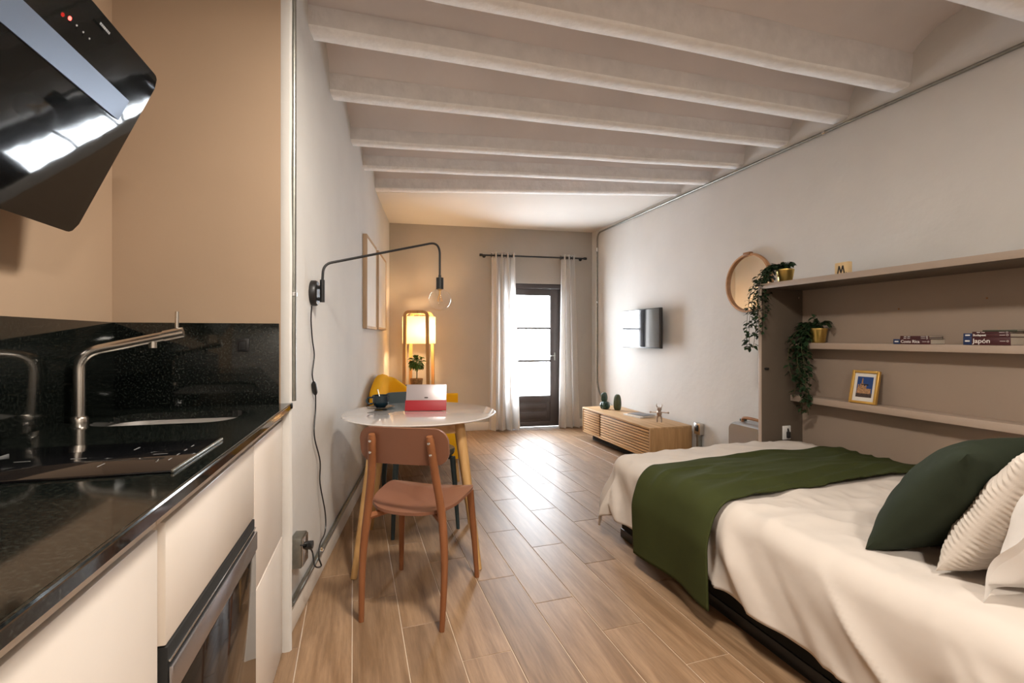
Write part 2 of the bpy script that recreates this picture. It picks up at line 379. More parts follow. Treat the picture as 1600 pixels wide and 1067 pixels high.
for k in range(-12, 26):
    w0 = -0.006 + PWD * k; v_off = 2.24 - 0.267 * k
    jmin = int((-3.0 - v_off) / PLN) - 1
    for j in range(jmin, jmin + 16):
        v0 = v_off + j * PLN
        full = [(w0 + GAP / 2, v0 + GAP / 2), (w0 + PWD - GAP / 2, v0 + GAP / 2), (w0 + PWD - GAP / 2, v0 + PLN - GAP / 2), (w0 + GAP / 2, v0 + PLN - GAP / 2)]
        pl = clip(full, roomP)
        if not pl or abs(area2(pl)) < 0.0012: continue
        if abs(abs(area2(pl)) - abs(area2(full))) < 1e-6:
            if shared is None: shared, c = plankmesh(full)
            me = shared; c = ((full[0][0] + full[2][0]) / 2, (full[0][1] + full[2][1]) / 2)
        else: me, c = plankmesh(pl)
        o = bpy.data.objects.new('plank', me); COL.objects.link(o); o.parent = floor
        o.location = pw(c[0], c[1]); o.rotation_euler = (0, 0, PA); NPL += 1

# ---- walls
bm = B(); box(bm, -0.15, 0.0, -0.14, 4.05, -0.06, ZTOP); single('wall_left', bm, M['wall'], None, None, 'L', (0, 0, 0), kind='structure')
DX0, DX1, DZ = 1.44, 2.225, 1.865
bm = B()
box(bm, -0.2, DX0, 0, 0.2, -0.06, ZTOP); box(bm, DX1, 2.85, 0, 0.2, -0.06, ZTOP); box(bm, DX0, DX1, 0, 0.2, DZ, ZTOP); box(bm, DX0, DX1, 0, 0.2, -0.06, 0.0)
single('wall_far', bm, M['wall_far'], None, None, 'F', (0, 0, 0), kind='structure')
bm = B(); box(bm, 0.0, 0.15, -5.8, 3.5, -0.06, ZTOP); single('wall_right', bm, M['wall'], None, None, 'R', (0, 0, 0), kind='structure')
bm = B(); box(bm, -0.75, 4.6, -3.65, -3.5, -0.06, ZTOP); single('wall_back', bm, M['wall'], None, None, 'K', (0, 0, 0), kind='structure')
bm = B(); box(bm, -0.75, -0.563, -3.5, 0.16, -0.06, ZTOP); single('wall_kitchen_back', bm, M['wall_tan'], None, None, 'K', (0, 0, 0), kind='structure')
bm = B(); box(bm, -0.563, -0.036, 0.0, 0.16, -0.06, ZTOP); single('wall_kitchen_end', bm, M['wall_tan'], None, None, 'K', (0, 0, 0), kind='structure')
# rounded plaster nib closing the kitchen niche
bm = B()
rings = []
for i in range(26):
    z = -0.0 + ZTOP * i / 25; q = 0.004 * nz(z * 3.1, 2.0)
    ring = [(-0.036, 0.16), (-0.036, 0.0), (-0.022 + q, -0.004), (-0.006 + q, -0.002), (0.001 + q, 0.008), (-0.004 + q, 0.03), (-0.03, 0.085), (-0.03, 0.16)]
    rings.append([(p[0], p[1], z) for p in ring])
loft(bm, rings); single('trim_1', bm, M['wall'], None, None, 'K', (0, 0, 0), kind='structure')
# roof slab over everything
bm = B(); box(bm, -3.2, 4.6, -3.2, 7.4, ZTOP, ZTOP + 0.1); single('ceiling_slab', bm, M['ceil'], None, None, 'W', (0, 0, ZTOP), kind='structure')

# ---- ceiling: beams, plaster vaults, flat far part
ceiling = thing('ceiling', None, None, 'W', (0, 0, 2.55), kind='structure')
def RX(Y): return 3.058 - 0.315 * Y
beams = [  # left point, right point (far bottom edge), bottom z left/right, width, height
    ((-1.75, -0.98), (3.22, 0.46), 2.56, 2.56, .12, .14),
    ((-1.60, -0.42), (3.03, 0.92), 2.56, 2.56, .12, .14),
    ((-1.55, 0.13), (2.82, 1.40), 2.56, 2.56, .12, .14),
    ((-1.62, 1.00), (2.52, 2.21), 2.56, 2.56, .12, .15),
    ((-1.60, 1.655), (2.30, 2.80), 2.585, 2.570, .10, .17),
    ((-1.10, 2.265), (2.18, 3.15), 2.590, 2.545, .115, .095),
    ((-1.12, 2.703), (2.06, 3.566), 2.512, 2.560, .11, .095),
    ((-1.22, 3.328), (1.93, 3.957), 2.498, 2.545, .10, .09),
    ((-1.30, 3.862), (1.82, 4.295), 2.512, 2.520, .10, .09),
    ((-1.42, 4.596), (1.70, 4.694), 2.560, 2.546, .10, .10)]
def beam_pt(b, s, off=0.0):
    a, c = Vector(b[0]), Vector(b[1]); d = (c - a).normalized(); nr = Vector((d.y, -d.x))   # towards camera
    p = a.lerp(c, s) + nr * off; return p, b[2] + (b[3] - b[2]) * s
for bi, b in enumerate(beams):
    bm = B(); rings = []; NS = 40; w, h = b[4], b[5]; r_ = 0.014
    amp = 0.008 if bi == 4 else 0.004
    for i in range(NS + 1):
        s = i / NS
        j1 = amp * nz(s * 9, bi * 3.1, 0.2); j2 = amp * nz(s * 11, bi * 3.1, 5.2); j3 = amp * nz(s * 7, bi * 3.1, 9.2)
        prof = [(0 + j1, h), (0 + j1, r_ + j3), (r_ + j1, 0 + j3), (w - r_ + j2, j3), (w + j2, r_ + j3), (w + j2 + 0.012, h)]
        ring = []
        for o_, z_ in prof:
            p, zb = beam_pt(b, s, o_); ring.append((p.x, p.y, zb + z_))
        rings.append(ring)
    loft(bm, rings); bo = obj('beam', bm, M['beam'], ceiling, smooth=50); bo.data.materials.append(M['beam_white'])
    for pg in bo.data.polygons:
        if pg.normal.z < -.45: pg.material_index = 1  # downward faces take the whiter beam colour
for bi in range(len(beams) - 1):
    b0, b1 = beams[bi], beams[bi + 1]
    bm = B(); NU, NV = 30, 14
    rise = 0.115 if bi not in (3,) else 0.13
    def f(u, v):
        p0, z0 = beam_pt(b0, u, 0.01); p1, z1 = beam_pt(b1, u, b1[4] - 0.005)
        p = p0.lerp(p1, v); zz = (z0 + b0[5] - 0.015) * (1 - v) + (z1 + b1[5] - 0.015) * v
        return (p.x, p.y, zz + rise * (1 - (2 * v - 1) ** 2) ** 0.75 + 0.006 * nz(u * 8, v * 2, bi))
    quadgrid(bm, f, NU, NV); obj('vault', bm, M['vault'], ceiling, smooth=60)
bm = B(); p0, z0 = beam_pt(beams[0], 0); p1, z1 = beam_pt(beams[0], 1)
prism(bm, [(p0.x - .3, p0.y), (p1.x, p1.y), (p1.x + .6, p1.y - 1.6), (p0.x - .3, p0.y - 1.6)], 2.66, 2.70); obj('back_panel', bm, M['ceil'], ceiling, smooth=0)
bm = B(); p0, z0 = beam_pt(beams[-1], 0, 0.004); p1, z1 = beam_pt(beams[-1], 1, 0.004)
prism(bm, [(p0.x, p0.y), (p1.x, p1.y), (1.30, 6.52), (-1.62, 5.9)], 2.558, 2.60); obj('flat_panel', bm, M['ceil'], ceiling, smooth=0)

# ---- skirtings
bm = B(); box(bm, 0.0, 0.014, -0.05, 3.93, 0.0, 0.105, 0.003); single('baseboard_left', bm, M['skirt'], None, None, 'L', (0, 0, 0), kind='structure')
bm = B(); box(bm, 0.02, DX0 - 0.02, -0.014, 0.0, 0.0, 0.10, 0.003); single('baseboard_far', bm, M['skirt'], None, None, 'F', (0, 0, 0), kind='structure')
bm = B(); box(bm, DX1 + 0.02, 2.6, -0.014, 0.0, 0.0, 0.10, 0.003); single('baseboard_corner', bm, M['skirt'], None, None, 'F', (2.3, 0, 0), kind='structure')
bm = B(); box(bm, -0.014, 0.0, 0.1, 3.0, 0.0, 0.10, 0.003); single('baseboard_right', bm, M['skirt'], None, None, 'R', (0, 0, 0), kind='structure')

# ---- balcony door
d = thing('door_1', 'dark brown glazed balcony door between white curtains', None, 'F', (1.83, 0.1, 0), kind='structure')
bm = B()
for a in ((DX0, DX0 + .05), (DX1 - .05, DX1)): box(bm, a[0], a[1], 0.03, 0.13, 0, DZ, 0.004)
box(bm, DX0 + .05, DX1 - .05, 0.03, 0.13, DZ - 0.06, DZ, 0.004); obj('door_frame', bm, M['door'], d)
lx0, lx1 = DX0 + .052, DX1 - .052; gx0, gx1, gz0, gz1 = 1.545, 2.045, 0.41, 1.715
bm = B()
box(bm, lx0, gx0, .05, .10, 0.01, DZ - .062, .004); box(bm, gx1, lx1, .05, .10, 0.01, DZ - .062, .004)
box(bm, gx0, gx1, .05, .10, gz1, DZ - .062, .004); box(bm, gx0, gx1, .05, .10, 0.01, 0.07, .004); box(bm, gx0, gx1, .05, .10, .33, gz0, .004)
leaf = obj('door_leaf', bm, M['door'], d)
bm = B(); box(bm, gx0, gx1, .062, .09, .07, .33, .003); box(bm, gx0 + .05, gx1 - .05, .052, .07, .11, .20, .008); box(bm, gx0 + .05, gx1 - .05, .052, .07, .23, .30, .008)
obj('lower_panel', bm, M['door'], leaf)
zs = [gz0, 0.862, 1.288, gz1]
for z in zs[1:3]:
    bm = B(); box(bm, gx0, gx1, .058, .09, z - .013, z + .013, .002); obj('muntin', bm, M['door'], leaf)
for a, b_ in zip(zs[:-1], zs[1:]):
    bm = B(); box(bm, gx0, gx1, .073, .077, a + .004, b_ - .004); obj('pane', bm, M['pane'], leaf)
bm = B(); box(bm, lx1 - .08, lx1 - .06, .044, .05, .87, .97, .003); tube(bm, bendpath([(lx1 - .07, .05, .93), (lx1 - .07, .015, .93), (lx1 - .13, .012, .93)], .010), .006); obj('handle', bm, M['galv'], leaf)
# portal: only tells the renderer where the sky comes in
pl = bpy.data.lights.new('door_daylight', 'AREA'); pl.shape = 'RECTANGLE'; pl.size = gx1 - gx0; pl.size_y = gz1 - gz0; pl.cycles.is_portal = True
plo = bpy.data.objects.new('door_daylight', pl); COL.objects.link(plo); plo.location = fw('F', (gx0 + gx1) / 2, .12, (gz0 + gz1) / 2)
nrm = fw('F', 0, -1) - fw('F', 0, 0)
plo.rotation_euler = nrm.to_track_quat('-Z', 'Z').to_euler()

# ================================================================== KITCHEN (frame K)
CT = 0.925
cb = thing('countertop', 'speckled black granite countertop with polished front edge', 'countertop', 'K', (-.28, -1.2, .88))
# slab with sink cut-out: built from pieces around a rounded opening
SX0, SX1, SY0, SY1 = -0.475, -0.105, -0.375, -0.135
bm = B()
outer = []
hole = rrect(SX1 - SX0, SY1 - SY0, 0.075, 6, (SX0 + SX1) / 2, (SY0 + SY1) / 2)
n = len(hole); cx, cy = (SX0 + SX1) / 2, (SY0 + SY1) / 2
ex0, ex1, ey0, ey1 = -0.563, 0.0, -0.62, -0.0
def ray_rect(px, py):
    dx, dy = px - cx, py - cy; t = 1e9
    if dx > 1e-9: t = min(t, (ex1 - cx) / dx)
    if dx < -1e-9: t = min(t, (ex0 - cx) / dx)
    if dy > 1e-9: t = min(t, (ey1 - cy) / dy)
    if dy < -1e-9: t = min(t, (ey0 - cy) / dy)
    return (cx + dx * t, cy + dy * t)
outer = [ray_rect(*p) for p in hole]
for cnr in ((ex0, ey0), (ex0, ey1), (ex1, ey0), (ex1, ey1)):
    i = min(range(n), key=lambda i: (outer[i][0] - cnr[0]) ** 2 + (outer[i][1] - cnr[1]) ** 2); outer[i] = cnr
for z0, z1 in ((CT, CT),):
    Vh = [bm.verts.new((p[0], p[1], CT)) for p in hole]; Vo = [bm.verts.new((p[0], p[1], CT)) for p in outer]
    Wh = [bm.verts.new((p[0], p[1], CT - .022)) for p in hole]; Wo = [bm.verts.new((p[0], p[1], CT - .022)) for p in outer]
    for i in range(n):
        j = (i + 1) % n
        bm.faces.new((Vh[i], Vh[j], Vo[j], Vo[i])); bm.faces.new((Wh[j], Wh[i], Wo[i], Wo[j]))
        bm.faces.new((Vh[j], Vh[i], Wh[i], Wh[j])); bm.faces.new((Vo[i], Vo[j], Wo[j], Wo[i]))
box(bm, ex0, 0.0, -1.70, ey0, CT - .022, CT)
slab = obj('slab', bm, M['granite'], cb, smooth=0)
bm = B(); tube(bm, [(-.003, 0.0, CT - .0035), (-.003, -1.70, CT - .0035)], .0042, 8); obj('polished_edge', bm, M['granite'], cb)
# small lip past the nib
bm = B(); box(bm, -0.03, 0.004, 0.0, 0.012, CT - .022, CT, .003); obj('end_lip', bm, M['granite'], cb)
# sink bowl
bm = B(); rings = []
for sc, z in ((1.06, CT - .0225), (1.0, CT - .024), (.97, CT - .10), (.90, CT - .165), (.4, CT - .175)):
    rings.append([(cx + (p[0] - cx) * sc, cy + (p[1] - cy) * sc, z) for p in hole])
loft(bm, rings, caps=False); vs = list(bm.verts)[-n:]; bm.faces.new(vs)
sk = thing('sink', 'stainless steel sink bowl set under the black granite counter', 'sink', 'K', (cx, cy, CT - .175))
obj('bowl', bm, mat('sink_steel', (.70, .68, .66), .42, .9, var=.03), sk, recalc=False)
bm = B(); lathe(bm, [(.032, 0), (.032, .004), (.02, .005), (.018, .002)], 20, (cx, cy, CT - .174)); obj('drain', bm, M['chrome'], sk)
# faucet
fb = (-.516, -.281)
fc = thing('faucet', 'brushed steel kitchen tap with long angled spout', 'faucet', 'K', (fb[0], fb[1], CT))
bm = B(); lathe(bm, [(.021, CT), (.021, CT + .012), (.019, CT + .016), (.0165, CT + .018)], 24, (fb[0], fb[1], 0)); obj('base_ring', bm, M['steel'], fc)
se = Vector((-.287, -.252, 1.180))
bm = B(); tube(bm, bendpath([(fb[0], fb[1], CT + .016), (fb[0], fb[1], 1.124), se], .05, 10), .0145, 18); obj('spout', bm, M['steel'], fc)
dd = (se - Vector((fb[0], fb[1], 1.124))).normalized()
bm = B(); tube(bm, [se - dd * .03, se + dd * .022], .0168, 18); obj('cartridge', bm, M['steel'], fc)
bm = B(); q = se - dd * .058; tube(bm, [q, q + Vector((0, 0, -.028))], .0115, 14); obj('outlet', bm, M['steel'], fc)
bm = B(); q = se + dd * .004; tube(bm, [q + Vector((0, 0, .012)), q + Vector((.001, 0, .068))], .0055, 10); obj('lever', bm, M['steel'], fc)
# hob
hb = thing('induction_hob', 'narrow black glass hob let into the granite counter', 'hob', 'K', (-.30, -.80, CT))
bm = B(); box(bm, -.555, -.05, -.945, -.66, CT, CT + .005, .0015); obj('glass_plate', bm, M['hobglass'], hb)
bm = B(); box(bm, -.050, -.044, -.947, -.66, CT, CT + .0065, .0015); obj('side_rail', bm, M['galv'], hb)
for cxx in (-.42, -.19):
    bm = B()
    for k in range(4):
        a = R(90 * k); ux, uy = math.cos(a), math.sin(a)
        box(bm, cxx + ux * .07 - .012 * abs(ux) - .0008, cxx + ux * .07 + .012 * abs(ux) + .0008, -.8 + uy * .07 - .012 * abs(uy) - .0008, -.8 + uy * .07 + .012 * abs(uy) + .0008, CT + .005, CT + .0054)
    obj('zone_mark', bm, M['grey_mark'], hb, kind='stuff')
bm = B()
for k in range(4): box(bm, -.085, -.083, -.86 + .04 * k, -.845 + .04 * k, CT + .005, CT + .0054)
obj('touch_mark', bm, M['grey_mark'], hb, kind='stuff')
# splashbacks
bm = B(); box(bm, -.563, -.04, -.012, 0.0, CT, 1.221, .001); s1 = single('splashback', bm, M['granite'], 'black granite splashback panel on the kitchen end wall behind the tap', 'splashback', 'K', (-.3, 0, CT), 'granite splashbacks')
bm = B(); box(bm, -.563, -.551, -1.70, -.012, CT, 1.221, .001); s2 = single('splashback', bm, M['granite'], 'long black granite splashback beneath the slanted hood', 'splashback', 'K', (-.557, -1.2, CT), 'granite splashbacks')
so = thing('black_socket', 'black power socket set in the granite splashback', 'socket', 'K', (-.142, -.012, 1.135))
bm = B(); box(bm, -.142 - .034, -.142 + .004, -.019, -.012, 1.118, 1.166, .003); obj('plate', bm, M['blackpl'], so)
bm = B(); box(bm, -.142 - .026, -.142 - .004, -.0195, -.018, 1.126, 1.158, .003); obj('insert', bm, M['darkgap'], so)
# base cabinets
FX = -.030
def cab(name, label, y0, y1): return thing(name, label, 'cabinet', 'K', ((FX - .5) / 2, (y0 + y1) / 2, 0), 'kitchen base cabinets')
def carcass(c, y0, y1, z0=.02, z1=CT - .0225, zc=CT - .0225):
    bm = B(); box(bm, -.55, FX - .022, y0 + .001, y1 - .001, 0.0, zc); obj('carcass', bm, M['lacquer'], c, smooth=0)
    bm = B(); box(bm, FX - .022, FX - .003, y0, y1, .866, z1, .002); obj('grip_rail', bm, M['gola'], c)
c1 = cab('base_cabinet', 'cream drawer cabinet beneath the sink at the end of the counter', -.424, -.004); carcass(c1, -.424, -.004, zc=.735)
bm = B(); box(bm, FX - .021, FX, -.421, -.004, .438, .862, .002); obj('door', bm, M['lacquer'], c1)
bm = B(); box(bm, FX - .021, FX, -.421, -.004, .003, .432, .002); obj('door', bm, M['lacquer'], c1)
c2 = cab('base_cabinet', 'cream cabinet housing the built-in oven beneath the hob', -1.045, -.426); carcass(c2, -1.045, -.426)
bm = B(); box(bm, FX - .021, FX, -1.020, -.426, .656, .862, .002); obj('drawer_front', bm, M['lacquer'], c2)
bm = B(); box(bm, FX - .021, FX - .012, -1.047, -1.022, .003, .862, .002); obj('filler', bm, M['gola'], c2)
bm = B(); box(bm, FX - .021, FX, -1.020, -.426, .003, .05, .002); obj('plinth', bm, M['lacquer'], c2)
c3 = cab('base_cabinet', 'cream cabinet nearest the camera at the left edge', -1.70, -1.048); carcass(c3, -1.70, -1.048)
bm = B(); box(bm, FX - .021, FX, -1.699, -1.050, .003, .862, .002); obj('door', bm, M['lacquer'], c3)
ov = thing('oven', 'built-in black glass oven with steel handle rail', 'oven', 'K', (FX, -.73, .05))
bm = B(); box(bm, FX - .0215, FX + .002, -1.018, -.428, .052, .652, .002); obj('body', bm, M['darkgap'], ov)
bm = B(); box(bm, FX + .002, FX + .006, -1.016, -.430, .06, .560, .002); obj('glass_door', bm, mat('oven_glass', (.010, .009, .008), .06, spec=.35), ov)
bm = B(); box(bm, FX + .002, FX + .010, -1.016, -.430, .566, .618, .003); obj('handle_rail', bm, M['oven_rail'], ov)
bm = B(); box(bm, FX + .002, FX + .006, -1.016, -.430, .626, .630, .001); obj('top_trim', bm, M['chrome'], ov)
# slanted hood
hy0, hy1 = -1.12, -.465
P1 = Vector((-.432, 0, 1.432)); P2 = Vector((-.243, 0, 1.852))
ax = (P2 - P1); hl = ax.length; axn = ax.normalized(); nn = Vector((axn.z, 0, -axn.x))
hd = thing('range_hood', 'slanted black glass range hood over the hob', 'range hood', 'K', ((P1.x + P2.x) / 2, (hy0 + hy1) / 2, 1.43))
HM = Matrix(((axn.x, 0, nn.x, P1.x), (axn.y, 1, nn.y, 0), (axn.z, 0, nn.z, P1.z), (0, 0, 0, 1)))   # local: (along slope, y, out)
def hpiece(poly, d0, d1): 
    t = bmesh.new(); loft(t, [[(p[0], p[1], d0) for p in poly], [(p[0], p[1], d1) for p in poly]]); b = B(); merge(b, t, HM); return b
rad = .028
full = rrect(hl, hy1 - hy0, rad, 6, hl / 2, (hy0 + hy1) / 2)
obj('back_plate', hpiece(full, -.018, -.0105), M['blackpl'], hd, smooth=30)
bm = B(); t = bmesh.new(); ymh = (hy0 + hy1) / 2; hw = (hy1 - hy0) / 2
def hgl(u, v):
    y = hy0 + (hy1 - hy0) * u; e = max(0, abs(y - ymh) - (hw - rad)); ins_ = rad - math.sqrt(max(rad * rad - e * e, 0))
    return (ins_ + (hl - 2 * ins_) * v, y, .0042 * ((y + .66) / hw) ** 2 - .0065)
quadgrid(t, hgl, 64, 12); bmesh.ops.solidify(t, geom=list(t.faces), thickness=.004); merge(bm, t, HM); obj('glass_panel', bm, M['bglass'], hd, smooth=30)
sl0, sl1 = hl * .655, hl * .775
bmx = hpiece([(sl0, hy0), (sl1, hy0), (sl1, hy1 - .075), (sl0, hy1 - .075)], -.006, .001); obj('steel_strip', bmx, M['galv'] if False else mat('hood_strip', (.11, .135, .18), .34, .5, var=.03), hd, smooth=30)
# controls on the upper glass
def hm(p): return HM @ Vector(p)
for k in range(4):
    t = bmesh.new(); lathe(t, [(.004 if k == 0 else .002, 0), (.004 if k == 0 else .002, .0012)], 12); b = B(); merge(b, t, HM @ Matrix.Translation((hl * .86 , hy1 - .345 + .022 * k, .0)))
    obj('indicator_light' if k == 0 else 'touch_button', b, M['led'] if k == 0 else M['grey_mark'], hd)
t = bmesh.new(); 
for k in range(7): box(t, hl * .945, hl * .945 + .005, hy1 - .275 + k * .0055, hy1 - .275 + k * .0055 + .004, 0, .0008)
b = B(); merge(b, t, HM); obj('maker_mark', b, M['grey_mark'], hd, kind='stuff')
bm = B(); box(bm, -.548, -.42, hy0 + .06, hy1 - .09, 1.47, 2.9, .006); obj('duct_cover', bm, M['blackpl'], hd)
bm = B(); t = bmesh.new(); box(t, .03, hl - .12, hy0 + .05, hy1 - .06, -.07, -.018, .01); merge(bm, t, HM); obj('motor_box', bm, mat('hood_grey', (.30, .29, .28), .4, .7), hd)

# ================================================================== CONDUITS, SOCKETS ON WALLS
def clampring(bm, p, ax, r=.013, l=.014): 
    p = Vector(p); ax = Vector(ax); tube(bm, [p - ax * l / 2, p + ax * l / 2], r, 12)
ct_ = thing('conduit_pipe', 'vertical galvanised conduit pipe at the edge of the kitchen wall', 'pipe', 'K', (-.012, .055, CT), 'galvanised conduits')
bm = B(); tube(bm, [(.0, .05, CT + .002), (.0, .05, 2.66)], .010, 14); obj('tube', bm, M['galv'], ct_)
bm = B(); clampring(bm, (.0, .05, 1.335), (0, 0, 1)); obj('clamp', bm, M['chrome'], ct_)
ct_ = thing('conduit_pipe', 'galvanised conduit pipe along the skirting under the table', 'pipe', 'L', (.02, 1.9, .105), 'galvanised conduits')
bm = B(); tube(bm, [(.013, -.05, .117), (.013, 3.8, .117)], .0115, 12); obj('tube', bm, M['galv'], ct_)
bm = B(); clampring(bm, (.013, .42, .117), (0, 1, 0), .0145, .03); obj('coupling', bm, M['chrome'], ct_)
ct_ = thing('conduit_pipe', 'long thin galvanised conduit under the beams on the right wall', 'pipe', 'R', (-.012, 1.5, 2.5), 'galvanised conduits')
yF = 3.03
bm = B(); tube(bm, bendpath([(-.011, -2.6, 2.522), (-.011, yF, 2.512), (-.011, yF, .55), (-.011, yF - .12, .40), (-.011, yF - .45, .33)], .10, 8), .0095, 12); obj('tube', bm, M['galv'], ct_)
for cl in (((-.011, -.15, 2.517), (0, 1, 0), .012, .02), ((-.011, yF, 2.3), (0, 0, 1), .0125, .05), ((-.011, yF, 1.62), (0, 0, 1), .012, .02)):
    bm = B(); clampring(bm, *cl); obj('clamp', bm, M['chrome'], ct_)
sb = thing('steel_socket', 'galvanised socket box low on the wall with a black plug in it', 'socket', 'L', (0, .05, .3))
bm = B(); box(bm, 0.0, .045, -.03, .06, .245, .365, .004); obj('box', bm, M['galv'], sb)
bm = B(); box(bm, .045, .050, -.025, .055, .25, .36, .002); obj('cover', bm, M['steel'], sb)
sb = thing('steel_socket', 'steel socket box with conduit stub between console and suitcase', 'socket', 'R', (-.03, 1.06, 0))
bm = B(); box(bm, -.05, 0, 1.015, 1.095, .30, .40, .005); obj('box', bm, M['steel'], sb)
bm = B(); box(bm, -.054, -.05, 1.035, 1.075, .33, .385, .003); obj('socket_face', bm, M['blackpl'], sb)
bm = B(); tube(bm, [(-.025, 1.055, .30), (-.025, 1.055, 0.0)], .024, 14); obj('stub_pipe', bm, M['galv'], sb)

# ================================================================== WALL LAMP
wl = thing('wall_lamp', 'black swing-arm wall lamp with large clear globe bulb', 'wall lamp', 'W', tuple(fw('L', .0, .32, 1.38)))
wb = fw('L', 0, .32, 0)
def LW(x, y, z): return fw('L', x, y, z)
bm = B(); t = bmesh.new(); lathe(t, [(.060, 0), (.060, .018), (.054, .026), (.0, .026)], 32)
Mx = Matrix.Translation(LW(.001, .315, 1.377)) @ Matrix.Rotation(FR['L'][1], 4, 'Z') @ Matrix.Rotation(R(90), 4, 'Y') @ Matrix.Scale(1.0, 4)
merge(bm, t, Mx); obj('wall_plate', bm, M['black'], wl)
bm = B(); tube(bm, [LW(.047, .315, 1.335), LW(.047, .315, 1.44)], .011, 14); obj('sleeve', bm, M['black'], wl)
for z in (1.35, 1.405):
    bm = B(); tube(bm, [LW(.02, .315, z), LW(.05, .315, z)], .008, 10); obj('bracket', bm, M['black'], wl)
s0 = LW(.047, .315, 1.43); BX, BY = -.412, 2.74
bm = B(); tube(bm, bendpath([s0, Vector((s0.x + .004, s0.y + .004, 1.515)), Vector((BX, BY, 1.716)), Vector((BX, BY, 1.50))], .075, 10), .0062, 12); obj('arm', bm, M['black'], wl)
bm = B(); lathe(bm, [(.008, 1.525), (.008, 1.512), (.021, 1.510), (.021, 1.445), (.0, 1.445)], 24, (BX, BY, 0)); obj('bulb_holder', bm, M['black'], wl)
bm = B(); prof = [(.014, 1.458), (.016, 1.44)] + [(.0625 * math.sin(a), 1.385 + .0625 * math.cos(a)) for a in [R(22 + 158 * k / 16) for k in range(17)]]
lathe(bm, prof, 32, (BX, BY, 0)); bulb = obj('globe_bulb', bm, M['bulbglass'], wl)
bm = B(); lathe(bm, [(.0135, 1.455), (.0135, 1.442), (.006, 1.435), (.005, 1.405)], 14, (BX, BY, 0))
for k in range(6):
    a = R(60 * k); tube(bm, [(BX + .006 * math.cos(a), BY + .006 * math.sin(a), 1.41), (BX + .016 * math.cos(a), BY + .016 * math.sin(a), 1.375)], .0012, 5)
obj('filament', bm, M['filament'], bulb)
cpts = [(487, 478, .02), (486, 500, .012), (488, 530, .010), (491, 555, .010), (488, 585, .010), (491, 600, .012)]
def wallpt(px, py, off):
    """point on the left wall, off metres in front of it, at photo position (used once to read the cord's run)"""
    u = (px - 800) / 750.0
    o, a = FR['L']; n_ = Vector((math.cos(a), math.sin(a))); p0 = Vector((o.x, o.y)) + n_ * off; dL = Vector((-math.sin(a), math.cos(a)))
    t_ = (u * p0.y - p0.x) / (dL.x - u * dL.y); p = p0 + dL * t_
    return Vector((p.x, p.y, HC - (py - 527) * p.y / 750))
bm = B(); tube(bm, cr([wallpt(*c) for c in cpts], 6), .0032, 8); obj('cord', bm, M['blackpl'], wl)
a_, b_ = wallpt(490, 597, .012), wallpt(493, 616, .012)
bm = B(); tube(bm, [a_, a_ + (b_ - a_) * .15, a_ + (b_ - a_) * .85, b_], [.007, .011, .011, .007], 10); obj('inline_switch', bm, M['blackpl'], wl)
cp2 = [(493, 615, .012), (493, 640, .010), (491, 680, .012), (500, 720, .015), (500, 755, .015), (508, 800, .03), (508, 830, .035), (500, 850, .05), (498, 870, .075), (502, 884, .085), (492, 884, .075), (488, 862, .055), (480, 853, .054), (470, 852, .054)]
bm = B(); tube(bm, cr([wallpt(*c) for c in cp2], 6), .0034, 8); obj('cord', bm, M['blackpl'], wl)
bm = B(); q = LW(.052, .03, .315); q2 = LW(.052, .075, .312); tube(bm, [LW(.05, .03, .315), LW(.075, .03, .315)], .016, 12); tube(bm, [LW(.066, .03, .315), wallpt(476, 853, .056), wallpt(484, 857, .056)], [.010, .008, .005], 10); obj('plug', bm, M['blackpl'], wl)

# ================================================================== PICTURES ON LEFT WALL
def picture(label, y0, y1, z0, z1):
    p = thing('framed_print', label, 'picture', 'L', (0, (y0 + y1) / 2, z0), 'framed prints on the left wall')
    bm = B(); w = .022; d_ = .034
    box(bm, 0.001, d_, y0, y0 + w, z0, z1, .002); box(bm, .001, d_, y1 - w, y1, z0, z1, .002); box(bm, .001, d_, y0 + w, y1 - w, z0, z0 + w, .002); box(bm, .001, d_, y0 + w, y1 - w, z1 - w, z1, .002)
    obj('frame', bm, M['framewood'], p)
    bm = B(); box(bm, .002, .029, y0 + w, y1 - w, z0 + w, z1 - w); obj('print', bm, M['print'], p)
picture('tall wood framed print nearer the wall lamp', 1.85, 2.46, 1.24, 1.985)
picture('second wood framed print nearer the far corner', 2.60, 3.27, 1.245, 1.99)

# ================================================================== TABLE
TC = Vector((-.527, 2.76)); TR = .432; TZ = .742
tb = thing('round_table', 'round white dining table on splayed oak legs', 'table', 'W', (TC.x, TC.y, 0))
bm = B(); lathe(bm, [(.0, TZ - .022), (TR - .045, TZ - .022), (TR - .006, TZ - .009), (TR, TZ - .005), (TR - .003, TZ - .001), (TR - .008, TZ), (0, TZ)], 96, (TC.x, TC.y, 0)); obj('table_top', bm, M['tabletop'], tb)
fa = R(9)
leg_feet = []
for k in range(4):
    a = fa + R(45 + 90 * k); ft = Vector((TC.x + .012 + .430 * math.cos(a), TC.y - .085 + .430 * math.sin(a), 0)); tp = Vector((TC.x + .006 + .30 * math.cos(a), TC.y - .045 + .30 * math.sin(a), TZ - .022))
    bm = B(); tube(bm, [ft, ft.lerp(tp, .5), ft.lerp(tp, .9), tp], [.015, .022, .027, .027], 14); obj('leg', bm, M['oak'], tb)
    leg_feet.append(tp)
